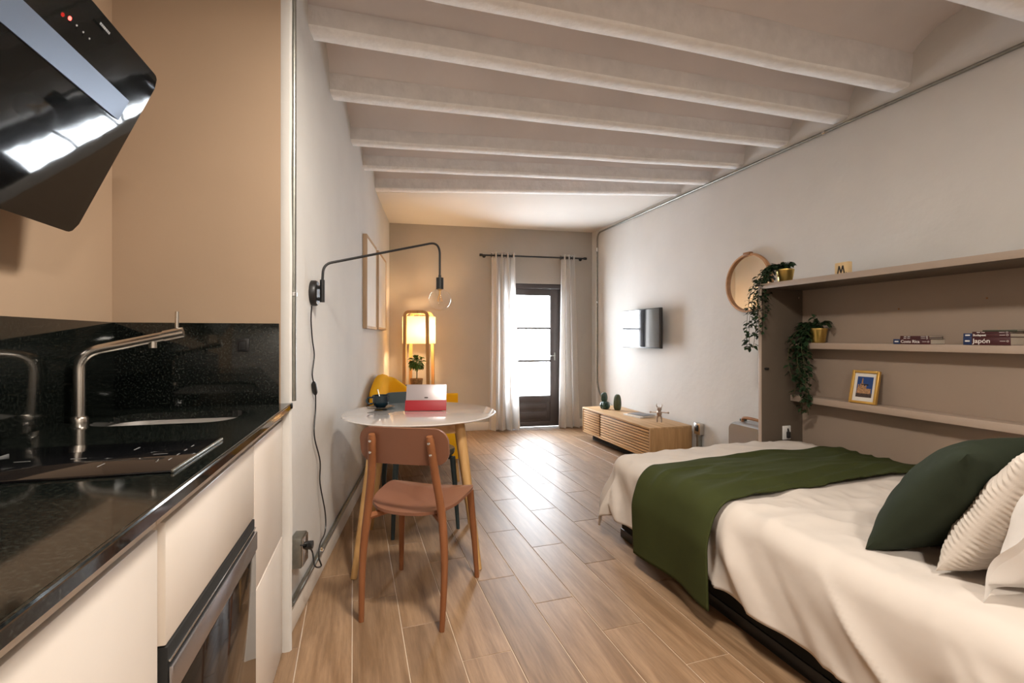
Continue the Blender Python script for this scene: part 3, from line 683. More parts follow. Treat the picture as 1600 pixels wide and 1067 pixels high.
for k in range(4):
    a, b_ = leg_feet[k], leg_feet[(k + 1) % 4]; dv = (b_ - a); n_ = dv.normalized().cross(Vector((0, 0, 1))) * .010
    bm = B(); loft(bm, [[a + n_, a - n_, a - n_ + Vector((0, 0, -.055)), a + n_ + Vector((0, 0, -.055))], [b_ + n_, b_ - n_, b_ - n_ + Vector((0, 0, -.055)), b_ + n_ + Vector((0, 0, -.055))]]); obj('apron', bm, M['oak_x'], tb, smooth=0)
# cup
cu = thing('coffee_cup', 'dark teal coffee cup on the round table', 'cup', 'W', (-.782, 2.86, TZ + .012)); cc = (-.782, 2.86, TZ + .012); cu.scale = (1.18, 1.18, 1.15)
bm = B(); lathe(bm, [(.0, .0), (.024, .0), (.026, .006), (.034, .012), (.040, .03), (.042, .062), (.0395, .062), (.0375, .03), (.03, .012), (0, .008)], 28, cc); obj('bowl', bm, M['cup'], cu)
bm = B(); tube(bm, cr([(cc[0] - .038, cc[1] - .01, cc[2] + .052), (cc[0] - .058, cc[1] - .015, cc[2] + .05), (cc[0] - .066, cc[1] - .017, cc[2] + .034), (cc[0] - .056, cc[1] - .015, cc[2] + .02), (cc[0] - .036, cc[1] - .01, cc[2] + .02)], 5), .0045, 8); obj('handle', bm, M['cup'], cu)
bm = B(); lathe(bm, [(.0, .0), (.03, .0), (.034, .004), (.067, .012), (.069, .0145), (.034, .009), (.0, .008)], 32, (cc[0], cc[1], TZ + .001)); single('saucer', bm, M['cup'], 'dark teal saucer under the coffee cup', 'saucer', 'W', (cc[0], cc[1], TZ)).scale = (1.18, 1.18, 1.0)
sp = thing('teaspoon', 'steel teaspoon standing in the coffee cup', 'spoon', 'W', (cc[0], cc[1], TZ + .025))
bm = B(); tube(bm, [(cc[0] + .012, cc[1], cc[2] + .014), (cc[0] - .012, cc[1] + .01, cc[2] + .07), (cc[0] - .022, cc[1] + .014, cc[2] + .105)], [.0022, .0025, .0045], 8); obj('handle', bm, M['steel'], sp)
# tablet
tq = thing('tablet_computer', 'silver tablet leaning in its red folding cover on the table', 'tablet', 'W', (-.50, 2.80, TZ))
lean = R(20); tw = .235; th_ = .158
TMx = Matrix.Translation((-.502, 2.79, TZ + .001)) @ Matrix.Rotation(R(3), 4, 'Z') @ Matrix.Rotation(-lean, 4, 'X')
def tp_(bmf, mt, nm, par):
    t = bmesh.new(); bmf(t); b = B(); merge(b, t, TMx); return obj(nm, b, mt, par, smooth=30)
body = tp_(lambda t: box(t, -tw / 2, tw / 2, 0, .007, .004, th_, .003), M['tablet'], 'body', tq)
tp_(lambda t: box(t, -tw / 2 - .002, tw / 2 + .002, -.006, -.0005, .0, .062, .002), M['red'], 'cover_flap', tq)
tp_(lambda t: prism(t, [(p[0], p[1]) for p in rrect(.022, .0075, .0035, 4)], 0, .0009) and bmesh.ops.transform(t, matrix=Matrix.Translation((.0, .0, .078)) @ Matrix.Rotation(R(90), 4, 'X'), verts=t.verts), M['photodark'], 'logo', body)
tp_(lambda t: lathe(t, [(.003, 0), (.003, .0008)], 10) and bmesh.ops.transform(t, matrix=Matrix.Translation((tw / 2 - .012, .0, th_ - .012)) @ Matrix.Rotation(R(90), 4, 'X'), verts=t.verts), M['blackpl'], 'camera_lens', body)
bm = B(); prism(bm, [(-.495 - tw / 2, 2.80), (-.525 + tw / 2, 2.81), (-.55 + tw / 2, 2.99), (-.51 - tw / 2, 2.98)], TZ + .0005, TZ + .006); obj('keyboard', bm, M['red'], tq, smooth=0)

# ================================================================== CHAIRS
def chair(label, cx, cy, rz, mp, ml):
    c = thing('dining_chair', label, 'chair', 'W', (0, 0, 0)); c.location = (cx, cy, 0); c.rotation_euler = (0, 0, rz); c['group'] = 'dining chairs at the round table'
    # seat: bent plywood shell, rounded outline
    def outline(u, v):   # u,v in -1..1
        e = 3.2
        rr = (abs(u) ** e + abs(v) ** e) ** (1 / e); m_ = max(abs(u), abs(v)); k = m_ / rr if rr > 1e-6 else 1
        return u * k, v * k
    def seat(off):
        def f(a, b):
            u, v = outline(2 * a - 1, 2 * b - 1); w = .205 + .018 * v
            x = u * w; y = .015 + v * .205
            z = .452 + .022 * u * u + .010 * v - .012 * (1 - u * u) * (1 - v * v) - (.022 * max(0, v - .6) / .4) + .012 * max(0, -v - .5)
            return (x, y, z + off)
        return f
    bm = B(); V1 = quadgrid(bm, seat(0), 20, 20); V2 = quadgrid(bm, seat(-.013), 20, 20); n_ = 20
    rim1 = [V1[i][0] for i in range(n_)] + [V1[n_][j] for j in range(n_)] + [V1[i][n_] for i in range(n_, 0, -1)] + [V1[0][j] for j in range(n_, 0, -1)]
    rim2 = [V2[i][0] for i in range(n_)] + [V2[n_][j] for j in range(n_)] + [V2[i][n_] for i in range(n_, 0, -1)] + [V2[0][j] for j in range(n_, 0, -1)]
    for i in range(len(rim1)):
        j = (i + 1) % len(rim1); bm.faces.new((rim1[i], rim2[i], rim2[j], rim1[j]))
    obj('seat', bm, mp, c, smooth=50)
    # legs
    for s in (-1, 1):
        bm = B(); tube(bm, cr([(s * .174, -.225, 0), (s * .178, -.205, .25), (s * .162, -.192, .45), (s * .138, -.205, .62), (s * .124, -.232, .775)], 5), [.011 + .006 * min(1, k / 8) for k in range(20)] + [.013], 12); lg = obj('rear_leg', bm, ml, c)
        for z, yy in ((.70, -.2215), (.748, -.2305)):
            bm = B(); t = bmesh.new(); lathe(t, [(.006, 0), (.006, .002), (.003, .004), (0, .004)], 12); merge(bm, t, Matrix.Translation((s * (.130 if z < .72 else .126), yy - .013, z)) @ Matrix.Rotation(R(90), 4, 'X')); obj('screw_cap', bm, M['chrome'], lg)
        bm = B(); tube(bm, [(s * .197, .222, 0), (s * .185, .20, .25), (s * .172, .185, .436)], [.011, .015, .018], 12); obj('front_leg', bm, ml, c)
        bm = B(); tube(bm, [(s * .163, -.188, .420), (s * .06, -.06, .428), (-s * .172, .185, .428)], [.015, .011, .013], 8); obj('cross_rail', bm, ml, c)
    # backrest: curved rounded slab
    pts = rrect(.385, .155, .0765, 10); 
    bm = B()
    def bp(x, z, d_): 
        yc = -.222 + d_ - .33 * x * x * -1 - (z - .72) * .18
        return (x, yc, z)
    def gridf(d_):
        def f(a, b):
            x = math.sin((a - .5) * math.pi) * .1925; hh = .0775
            rc_ = .058; e = abs(x) - (.1925 - rc_); hz = hh - rc_ + math.sqrt(max(rc_ ** 2 - e * e, 1e-6)) if e > 0 else hh
            return bp(x, .725 + (2 * b - 1) * hz, d_)
        return f
    V1 = quadgrid(bm, gridf(.012), 30, 10); V2 = quadgrid(bm, gridf(.026), 30, 10)
    nu, nv = 30, 10
    rim = lambda V: [V[i][0] for i in range(nu)] + [V[nu][j] for j in range(nv)] + [V[i][nv] for i in range(nu, 0, -1)] + [V[0][j] for j in range(nv, 0, -1)]
    r1, r2 = rim(V1), rim(V2)
    for i in range(len(r1)):
        j = (i + 1) % len(r1); bm.faces.new((r1[i], r2[i], r2[j], r1[j]))
    obj('backrest', bm, mp, c, smooth=50)
    return c
chair('salmon painted wooden chair pulled up to the round table', -.407, 2.165, R(-11), M['salmon'], M['salmon_leg'])
chair('dark teal wooden chair on the far side of the round table', -.60, 3.06, R(180 + 24), M['teal'], M['teal'])

# ================================================================== ARMCHAIR (yellow)
ac = thing('armchair', 'mustard yellow upholstered armchair against the left wall', 'armchair', 'L', (.40, 2.43, 0))
Y0, Y1 = 1.80, 2.80; ym = (Y0 + Y1) / 2
def shell_ring(hh, inner):
    pass
# U-shaped wrap of back and arms
def upath(inset):
    x0, x1, y0, y1, rr = .035 + inset, .78, Y0 + inset, Y1 - inset, .17
    pts = [(x1, y0)]
    for k in range(9):
        a = R(270 - 90 * k / 8); pts.append((x0 + rr + rr * math.cos(a), y0 + rr + rr * math.sin(a)))
    for k in range(9):
        a = R(180 - 90 * k / 8); pts.append((x0 + rr + rr * math.cos(a), y1 - rr + rr * math.sin(a)))
    pts.append((x1, y1)); 
    out = []
    for p, q in zip(pts[:-1], pts[1:]):
        L_ = math.hypot(q[0] - p[0], q[1] - p[1]); k = max(1, int(L_ / .05))
        for s in range(k): out.append((p[0] + (q[0] - p[0]) * s / k, p[1] + (q[1] - p[1]) * s / k))
    out.append(pts[-1]); return out
def htop(p):
    t = max(0, min(1, (.42 - p[0]) / .30)); t = t * t * (3 - 2 * t)
    bulge = .125 * (1 - ((p[1] - ym - .12) / .56) ** 2)
    return .615 + (.095 + bulge) * t
outp = upath(0.0)
def inner_of(p, th=.085):
    cxn, cyn = .45, ym
    dx, dy = 0, 0
    if p[1] < Y0 + .17 and p[0] > .205: dy = th
    elif p[1] > Y1 - .17 and p[0] > .205: dy = -th
    elif Y0 + .17 <= p[1] <= Y1 - .17: dx = th
    else:
        cc_ = (.205, Y0 + .17) if p[1] < ym else (.205, Y1 - .17); v = Vector((cc_[0] - p[0], cc_[1] - p[1])); 
        if v.length > 1e-6: v = v.normalized() * th
        dx, dy = v.x, v.y
    return (p[0] + dx, p[1] + dy)
bm = B(); rings = []
for p in outp:
    q = inner_of(p); h = htop(p); mid = ((p[0] + q[0]) / 2, (p[1] + q[1]) / 2); la = lambda a, b, t: (a[0] + (b[0] - a[0]) * t, a[1] + (b[1] - a[1]) * t)
    lean_ = max(0, (h - .615)) * .25
    prof = [(p, .20), (p, h - .035), (la(p, q, .12), h - .010), (la(p, q, .5), h), (la(p, q, .88), h - .010), (q, h - .035), (q, .20)]
    rings.append([(a[0], a[1], z) for a, z in prof])
loft(bm, rings); obj('back_and_arms', bm, M['yellow'], ac, smooth=60)
bm = B(); box(bm, .11, .76, Y0 + .08, Y1 - .08, .20, .32, .02, 3); obj('seat_base', bm, M['yellow'], ac)
bm = B(); box(bm, .12, .775, Y0 + .087, Y1 - .087, .32, .445, .035, 4); obj('seat_cushion', bm, M['yellow'], ac)
for x in (.12, .72):
    for y in (Y0 + .07, Y1 - .07):
        bm = B(); tube(bm, [(x + (.03 if x > .4 else 0), y, 0), (x, y, .21)], [.013, .02], 12); obj('leg', bm, M['oak'], ac)

# ================================================================== FLOOR LAMP, SIDE TABLE, PLANT
LX, LY = -1.065, 5.50
fl = thing('floor_lamp', 'wooden frame floor lamp with glowing cream drum shade', 'floor lamp', 'W', (LX, LY, 0))
def lframe(w, h, r, thick, dy0, dy1, splay):
    path = []
    for p in bendpath([(-w / 2 - splay, 0, .02), (-w / 2, 0, h), (w / 2, 0, h), (w / 2 + splay, 0, .02)], r, 8): path.append(p)
    bm = B(); rings = []
    m_ = len(path)
    for i, p in enumerate(path):
        t_ = (path[min(i + 1, m_ - 1)] - path[max(i - 1, 0)]).normalized(); n_ = Vector((t_.z, 0, -t_.x))
        a = p + n_ * thick / 2; b_ = p - n_ * thick / 2
        rings.append([(LX + a.x, LY + dy0, a.z), (LX + b_.x, LY + dy0, b_.z), (LX + b_.x, LY + dy1, b_.z), (LX + a.x, LY + dy1, a.z)])
    loft(bm, rings); return bm
obj('front_frame', lframe(.245, 1.452, .05, .034, -.185, -.15, .018), M['lampwood'], fl, smooth=30)
obj('rear_frame', lframe(.245, 1.452, .05, .034, .15, .185, .018), M['lampwood'], fl, smooth=30)
for sx in (-1, 1):
    bm = B(); box(bm, LX + sx * .14 - .014, LX + sx * .14 + .014, LY - .155, LY + .155, .04, .075, .004); obj('foot_rail', bm, M['lampwood'], fl)
bm = B(); box(bm, LX - .012, LX + .012, LY - .155, LY + .155, 1.438, 1.462, .004); obj('top_rail', bm, M['lampwood'], fl)
bm = B(); n_ = 48
rings = [[(LX + r_ * math.cos(2 * math.pi * k / n_), LY + r_ * math.sin(2 * math.pi * k / n_), z) for k in range(n_)] for r_, z in ((.186, 1.10), (.186, 1.405))]
loft(bm, rings, caps=False); obj('lamp_shade', bm, M['shade'], fl)
bm = B(); tube(bm, [(LX, LY, 1.44), (LX, LY, 1.33)], .006, 8); lathe(bm, [(.016, 1.33), (.016, 1.29)], 16, (LX, LY, 0)); obj('bulb_holder', bm, M['brass'], fl)
bm = B(); lathe(bm, [(.012, 1.29)] + [(.03 * math.sin(R(25 + 155 * k / 10)), 1.255 + .03 * math.cos(R(25 + 155 * k / 10))) for k in range(11)], 20, (LX, LY, 0)); obj('bulb', bm, emis('warm_bulb', (1.0, .72, .40), 30.0), fl)
lt = bpy.data.lights.new('floor_lamp_light', 'POINT'); lt.energy = LAMP_FLOOR; lt.color = WARMER; lt.shadow_soft_size = .05
lo = bpy.data.objects.new('floor_lamp_light', lt); COL.objects.link(lo); lo.location = (LX + .06, LY - .02, 1.255)
SXY = (-1.02, 5.13); SZ = .645
st = thing('side_table', 'small dark side table under the potted tree', 'side table', 'W', (SXY[0], SXY[1], 0))
bm = B(); lathe(bm, [(.0, SZ - .02), (.165, SZ - .02), (.17, SZ - .012), (.17, SZ + .006), (.163, SZ + .006), (.16, SZ), (0, SZ)], 40, (SXY[0], SXY[1], 0)); obj('tray_top', bm, M['black'], st)
for k in range(3):
    a = R(30 + 120 * k); bm = B(); tube(bm, [(SXY[0] + .16 * math.cos(a), SXY[1] + .16 * math.sin(a), 0), (SXY[0] + .10 * math.cos(a), SXY[1] + .10 * math.sin(a), SZ - .015)], .009, 8); obj('leg', bm, M['black'], st)
PX, PY = -1.018, 5.12
pt = thing('potted_tree', 'small leafy ball tree in a woven brown pot', 'potted plant', 'W', (PX, PY, SZ))
bm = B(); lathe(bm, [(0, 0), (.056, 0), (.059, .01), (.068, .084), (.064, .086), (.060, .076), (0, .074)], 28, (PX, PY, SZ)); obj('pot', bm, M['pot'], pt)
bm = B(); tube(bm, cr([(PX, PY, SZ + .066), (PX + .004, PY, SZ + .14), (PX - .002, PY, SZ + .24)], 4), [.005] * 8 + [.004], 8); obj('trunk', bm, M['stem'], pt)
def leaf(bm, p, dirv, L_, w, droop=.25, roll=0):
    p = Vector(p); dv = Vector(dirv).normalized(); side = dv.cross(Vector((0, 0, 1)))
    if side.length < .05: side = Vector((1, 0, 0))
    side.normalize(); nrm_ = side.cross(dv); side = side * math.cos(roll) + nrm_ * math.sin(roll); nrm_ = side.cross(dv)
    st_ = [(0, .0), (.25, .75), (.5, 1.0), (.78, .6), (1, 0)]
    prev = None
    for t_, ww in st_:
        c = p + dv * L_ * t_ - nrm_ * 0 - Vector((0, 0, droop * L_ * t_ * t_))
        if ww == 0: row = [bm.verts.new(c)]
        else: row = [bm.verts.new(c - side * w / 2 * ww + nrm_ * .12 * w * ww), bm.verts.new(c), bm.verts.new(c + side * w / 2 * ww + nrm_ * .12 * w * ww)]
        if prev:
            if len(prev) == 1: bm.faces.new((prev[0], row[0], row[1])); bm.faces.new((prev[0], row[1], row[2]))
            elif len(row) == 1: bm.faces.new((prev[0], row[0], prev[1])); bm.faces.new((prev[1], row[0], prev[2]))
            else: bm.faces.new((prev[0], row[0], row[1], prev[1])); bm.faces.new((prev[1], row[1], row[2], prev[2]))
        prev = row
rnd = random.Random(3); bm = B()
for k in range(150):
    th2 = rnd.uniform(0, 2 * math.pi); ph = math.acos(rnd.uniform(-.75, 1)); dv = Vector((math.sin(ph) * math.cos(th2), math.sin(ph) * math.sin(th2), math.cos(ph)))
    leaf(bm, Vector((PX, PY, SZ + .262)) + dv * rnd.uniform(.02, .065), dv + Vector((0, 0, rnd.uniform(-.3, .5))), rnd.uniform(.045, .065), .032, .5, rnd.uniform(-.6, .6))
obj('foliage', bm, M['leaf_l'], pt, kind='stuff', recalc=False)

# ================================================================== CURTAINS (frame F)
rd = thing('curtain_rod', 'thin black curtain rod above the balcony door', 'curtain rod', 'F', (1.79, -.08, 2.19)); RZ = 2.195
bm = B(); tube(bm, [(1.12, -.08, RZ), (2.47, -.08, RZ)], .010, 12); obj('rod', bm, M['black'], rd)
for x in (1.112, 2.478):
    bm = B(); t = bmesh.new(); lathe(t, [(.0, -.02), (.016, -.02), (.018, 0), (.016, .02), (0, .02)], 16); merge(bm, t, Matrix.Translation((x, -.08, RZ)) @ Matrix.Rotation(R(90), 4, 'Y')); obj('finial', bm, M['black'], rd)
for x in (1.16, 2.44):
    bm = B(); tube(bm, [(x, -.08, RZ), (x, 0, RZ)], .007, 8); tube(bm, [(x, -.006, RZ), (x, 0, RZ)], .022, 14); obj('bracket', bm, M['black'], rd)
def curtain(label, xt0, xt1, xb0, xb1, folds, seed):
    c = thing('curtain', label, 'curtain', 'F', ((xt0 + xt1) / 2, -.08, .01), 'white eyelet curtains')
    def f(u, v):
        z = RZ + .04 - (RZ + .03) * v
        x0 = xt0 + (xb0 - xt0) * v ** 1.3; x1 = xt1 + (xb1 - xt1) * v ** 1.3
        a = 2 * math.pi * folds * u
        amp = (.034 + .014 * v)
        y = -.08 + amp * math.sin(a + .5 * v * math.sin(seed + 3 * u)) + .012 * v * math.sin(2.3 * a + seed)
        x = x0 + (x1 - x0) * u + .010 * math.sin(2 * a) * (1 - .3 * v) + .006 * nz(u * 5, v * 3, seed)
        return (x, y - .02 * v, z)
    bm = B(); quadgrid(bm, f, 110, 44); o = obj('panel', bm, M['curtain'], c, smooth=70)
    for k in range(folds * 2):
        u = (k + .0) / (folds * 2) + .25 / folds * 0
        p = f(u, .018); bm = B(); t = bmesh.new()
        ringp = [(.022 * math.cos(2 * math.pi * q / 18), .022 * math.sin(2 * math.pi * q / 18), 0) for q in range(19)]; tube(t, ringp, .0035, 6, False)
        merge(bm, t, Matrix.Translation((p[0], p[1], RZ)) @ Matrix.Rotation(R(75 if k % 2 else 105), 4, 'Z') @ Matrix.Rotation(R(90), 4, 'X')); obj('eyelet', bm, M['black'], c)
curtain('white curtain left of the balcony door', 1.245, 1.545, 1.215, 1.605, 4, 1.0)
curtain('narrower white curtain right of the balcony door', 2.150, 2.335, 2.105, 2.405, 3, 4.0)

# ================================================================== TV, CONSOLE AND ITS THINGS (frame R)
tv = thing('television', 'flat television mounted on the right wall', 'television', 'R', (-.08, 1.88, 1.06))
bm = B(); box(bm, -.105, -.072, 1.53, 2.235, 1.058, 1.466, .004); obj('casing', bm, M['blackpl'], tv)
bm = B(); box(bm, -.1065, -.104, 1.538, 2.227, 1.070, 1.458); obj('screen', bm, mat('tv_screen', (.01, .012, .015), .04, spec=.9, coat=1.0), tv, smooth=0)
bm = B(); box(bm, -.072, 0, 1.75, 2.0, 1.17, 1.36, .004); obj('wall_mount', bm, M['black'], tv)
CZ0, CZ1, CX0, CX1, CY0, CY1 = .085, .366, -.475, -.035, 1.14, 2.50
cs = thing('tv_console', 'low oak media console with slatted fronts', 'console', 'R', ((CX0 + CX1) / 2, (CY0 + CY1) / 2, 0))
bm = B(); box(bm, CX0 - .002, CX1, CY0, CY1, CZ1 - .018, CZ1, .002); obj('top', bm, M['oak_x'], cs)
bm = B(); box(bm, CX0, CX1, CY0, CY0 + .018, CZ0, CZ1 - .018, .002); obj('side', bm, M['oak_side'], cs)
bm = B(); box(bm, CX0, CX1, CY1 - .018, CY1, CZ0, CZ1 - .018, .002); obj('side', bm, M['oak_side'], cs)
bm = B(); box(bm, CX0, CX1, CY0 + .018, CY1 - .018, CZ0, CZ0 + .018, .002); obj('bottom', bm, M['oak_x'], cs)
bm = B(); box(bm, CX1 - .012, CX1, CY0 + .018, CY1 - .018, CZ0 + .018, CZ1 - .018); obj('back', bm, M['oak_side'], cs)
bm = B(); box(bm, CX0 + .09, CX1 - .05, CY0 + .08, CY1 - .08, 0, CZ0); obj('plinth', bm, M['darkgap'], cs)
bm = B(); box(bm, CX0 + .03, CX0 + .04, CY0 + .02, CY1 - .02, CZ0 + .02, CZ1 - .02); M['oak_dark'] = mat('oak_dark', (.16, .075, .03), .6); obj('inner_board', bm, M['oak_dark'], cs)
for dy0, dy1 in ((CY0 + .022, 2.065), (2.100, CY1 - .03)):
    bm = B(); box(bm, CX0 + .014, CX0 + .028, dy0, dy1, CZ0 + .022, CZ1 - .022, .001); dr = obj('slatted_door', bm, M['oak_dark'], cs)
    ns = 9; p_ = (CZ1 - CZ0 - .044) / ns
    for k in range(ns):
        z = CZ0 + .023 + p_ * k; bm = B(); box(bm, CX0, CX0 + .014, dy0, dy1, z, z + p_ - .0095, .0015); obj('slat', bm, M['slat'], dr)
# ornaments
def cactus_part(bm, c, r_, h, ribs, n=40, base=0.5):
    rings = []
    for i in range(13):
        t_ = i / 12; a = math.pi * (.13 + .87 * t_); rr = r_ * math.sin(a) ** .6 if i < 12 else 0.001; z = h * (.5 - .5 * math.cos(math.pi * t_)) 
        rings.append([(c[0] + rr * (1 + .07 * math.cos(ribs * 2 * math.pi * k / n)) * math.cos(2 * math.pi * k / n), c[1] + rr * (1 + .07 * math.cos(ribs * 2 * math.pi * k / n)) * math.sin(2 * math.pi * k / n), c[2] + z) for k in range(n)])
    loft(bm, rings)
o1 = thing('cactus_ornament', 'glossy dark green round cactus ornament with a bud on top', 'ornament', 'R', (-.30, 2.29, CZ1), 'cactus ornaments')
bm = B(); cactus_part(bm, (-.30, 2.29, CZ1), .052, .088, 10); obj('body', bm, M['cactus'], o1)
bm = B(); cactus_part(bm, (-.295, 2.315, CZ1 + .080), .036, .105, 8); obj('bud', bm, M['cactus'], o1)
o1 = thing('cactus_ornament', 'tall olive green column cactus ornament', 'ornament', 'R', (-.21, 2.17, CZ1), 'cactus ornaments')
bm = B(); cactus_part(bm, (-.21, 2.17, CZ1), .040, .175, 12); obj('body', bm, M['cactus2'], o1)
bm = B(); tube(bm, cr([(-.21, 2.205, CZ1 + .06), (-.21, 2.225, CZ1 + .075), (-.21, 2.230, CZ1 + .10)], 4), [.012] * 8 + [.006], 8); obj('arm', bm, M['cactus2'], o1)
def mag(label, x, y, z, w, l, h, rz, cov):
    m_ = thing('magazine', label, 'magazine', 'R', (x, y, z), 'magazines on the console'); m_.rotation_euler.z += rz
    bm = B(); box(bm, x - w / 2, x + w / 2, y - l / 2, y + l / 2, z, z + h - .0025); obj('pages', bm, M['printwhite'], m_, smooth=0)
    bm = B(); box(bm, x - w / 2 - .001, x + w / 2 + .001, y - l / 2 - .001, y + l / 2 + .001, z + h - .0025, z + h, .0008); obj('cover', bm, cov, m_)
mag('lower white magazine on the oak console', -.21, 1.74, CZ1, .19, .25, .012, R(8), M['printwhite'])
mag('upper grey magazine on the oak console', -.20, 1.715, CZ1 + .012, .16, .22, .012, R(14), M['magcover'])
fg = thing('figurine', 'small articulated figurine with outstretched arms on the console', 'figurine', 'R', (-.22, 1.375, CZ1)); gx, gy, gz = -.22, 1.375, CZ1; fg.rotation_euler.z += R(55); fg.scale = (1.3, 1.3, 1.3)
bm = B()
for s in (-1, 1):
    tube(bm, [(gx, gy + s * .014, gz), (gx, gy + s * .016, gz + .02), (gx - .004, gy + s * .012, gz + .045)], [.006, .0045, .007], 8)
obj('legs', bm, M['fig'], fg)
bm = B(); lathe(bm, [(0, .042), (.012, .042), (.018, .055), (.02, .07), (.012, .082), (0, .083)], 14, (gx, gy, gz)); obj('torso', bm, M['fig'], fg)
bm = B()
for s in (-1, 1):
    tube(bm, [(gx, gy + s * .015, gz + .073), (gx, gy + s * .045, gz + .071), (gx, gy + s * .058, gz + .071)], [.005, .004, .004], 8); lathe(bm, [(0, -.008), (.006, -.006), (.008, 0), (.006, .006), (0, .008)], 10, (gx, gy + s * .062, gz + .071))
obj('arms', bm, M['fig'], fg)
bm = B(); lathe(bm, [(0, .082), (.014, .084), (.018, .096), (.014, .108), (0, .112)], 14, (gx, gy, gz))
for s in (-1, 1): tube(bm, [(gx, gy + s * .012, gz + .104), (gx, gy + s * .02, gz + .122), (gx, gy + s * .017, gz + .135)], [.005, .004, .0015], 8)
obj('head', bm, M['fig'], fg)

# ================================================================== SUITCASE
scs = thing('suitcase', 'silver aluminium cabin suitcase with tan leather handle wrap', 'suitcase', 'R', (-.18, .22, 0))
def scase(x0, x1):
    pass
sx0, sx1, sy0, sy1, sz0, sz1 = -.315, -.06, .055, .375, .045, .548
prof = rrect(sy1 - sy0, sz1 - sz0, .045, 6, (sy0 + sy1) / 2, (sz0 + sz1) / 2)
bm = B(); xm = (sx0 + sx1) / 2
rings = []
xs = [(sx0, .955), (sx0 + .010, .985), (sx0 + .03, 1.0)]
k_ = 0
x = sx0 + .04
while x < sx1 - .04:
    for dxx, s_ in ((0, 1.0), (.004, .990), (.012, .990), (.016, 1.0)): xs.append((x + dxx, s_))
    x += .028
xs += [(sx1 - .03, 1.0), (sx1 - .01, .985), (sx1, .955)]
cyy, czz = (sy0 + sy1) / 2, (sz0 + sz1) / 2
for xx, s_ in xs: rings.append([(xx, cyy + (p[0] - cyy) * s_, czz + (p[1] - czz) * s_) for p in prof])
loft(bm, rings); obj('shell', bm, M['alu'], scs, smooth=45)
bm = B(); tube(bm, cr([(xm - .03, sy1 - .04, sz1 - .004), (xm - .035, sy1 - .06, sz1 + .028), (xm - .035, sy0 + .12, sz1 + .028), (xm - .03, sy0 + .10, sz1 - .004)], 6), .011, 10); obj('carry_handle', bm, M['leather'], scs)
bm = B()
for y in (sy0 + .05, sy1 - .02): box(bm, xm - .03, xm + .02, y - .012, y + .012, sz1 - .002, sz1 + .016, .004)
box(bm, xm + .03, xm + .10, sy0 + .04, sy0 + .14, sz1 - .004, sz1 + .014, .004); obj('latch', bm, M['cactus'], scs)
for x in (sx0 + .04, sx1 - .04):
    for y in (sy0 + .05, sy1 - .05):
        bm = B(); t = bmesh.new(); lathe(t, [(.0, -.01), (.022, -.01), (.022, .01), (0, .01)], 16); merge(bm, t, Matrix.Translation((x, y, .023)) @ Matrix.Rotation(R(90), 4, 'X')); box(bm, x - .01, x + .01, y - .014, y + .014, .03, .055); obj('wheel', bm, M['blackpl'], scs)

# ================================================================== MIRROR
mr_ = thing('round_mirror', 'round wood-rimmed mirror beside the shelf unit', 'mirror', 'R', (0, .49, 1.365))
MM = Matrix.Translation((-.002, .49, 1.597)) @ Matrix.Rotation(R(-90), 4, 'Y')
t = bmesh.new(); lathe(t, [(.212, .0), (.229, .0), (.232, .008), (.232, .026), (.228, .032), (.216, .032), (.212, .026), (.212, .0)], 64, (0, 0, 0), False); bm = B(); merge(bm, t, MM); obj('rim', bm, M['copperwood'], mr_)
t = bmesh.new(); lathe(t, [(.213, .004), (.213, .012), (.0, .012)], 64); bm = B(); merge(bm, t, MM); obj('mirror_glass', bm, M['mirror'], mr_, smooth=30)
bm = B(); box(bm, -.040, -.002, .455, .525, 1.812, 1.838, .006); obj('rim_joint', bm, M['leather'], mr_)

# ================================================================== WALL BED UNIT (frame R)
UD, UT = -.376, 1.525; UY0, UY1 = -2.06, .026
un = thing('wall_bed_unit', 'taupe wall bed cabinet frame with shelves behind the bed', 'shelf unit', 'R', (-.19, -1.0, 0))
bm = B(); box(bm, UD, -.004, 0.0, UY1, 0.0, UT - .034, .0015); sd = obj('side_panel', bm, M['taupe_shade'], un)
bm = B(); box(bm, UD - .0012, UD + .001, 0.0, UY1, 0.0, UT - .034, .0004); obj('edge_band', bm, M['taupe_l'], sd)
bm = B(); box(bm, UD, -.004, UY0, UY0 + .026, 0.0, UT - .034, .0015); obj('side_panel', bm, M['taupe_shade'], un)
bm = B(); box(bm, UD - .002, -.004, UY0, UY1, UT - .034, UT, .0015); tbd = obj('top_board', bm, M['taupe_shade'], un)
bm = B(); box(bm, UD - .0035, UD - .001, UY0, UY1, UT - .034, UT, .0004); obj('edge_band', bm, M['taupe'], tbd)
bm = B(); box(bm, -.024, -.004, UY0 + .026, 0.0, .0, UT - .034); obj('back_panel', bm, M['taupe'], un, smooth=0)
bm = B(); box(bm, -.132, -.024, UY0 + .026, -.001, 1.096, 1.134, .0015); obj('shelf', bm, M['taupe_l'], un)
bm = B(); box(bm, -.132, -.024, UY0 + .026, -.001, .740, .780, .0015); obj('shelf', bm, M['taupe_l'], un)
for x in (-.06, UD + .03):
    bm = B(); t = bmesh.new(); lathe(t, [(.007, 0), (.007, .003), (0, .004)], 12); merge(bm, t, Matrix.Translation((x, -.0005, 1.44)) @ Matrix.Rotation(R(90), 4, 'X')); obj('bolt_cap', bm, M['chrome'], sd)
bm = B(); box(bm, UD + .022, UD + .052, -.012, 0.0, .955, .968, .003); obj('latch', bm, M['black'], sd)
for y in (-.62, -1.02):
    bm = B(); t = bmesh.new(); lathe(t, [(.004, 0), (.004, .003), (0, .003)], 10); merge(bm, t, Matrix.Translation((-.0245, y, 1.33 + .03 * (y < -.8))) @ Matrix.Rotation(R(-90), 4, 'Y')); obj('screw_hole', bm, M['leather'], un)
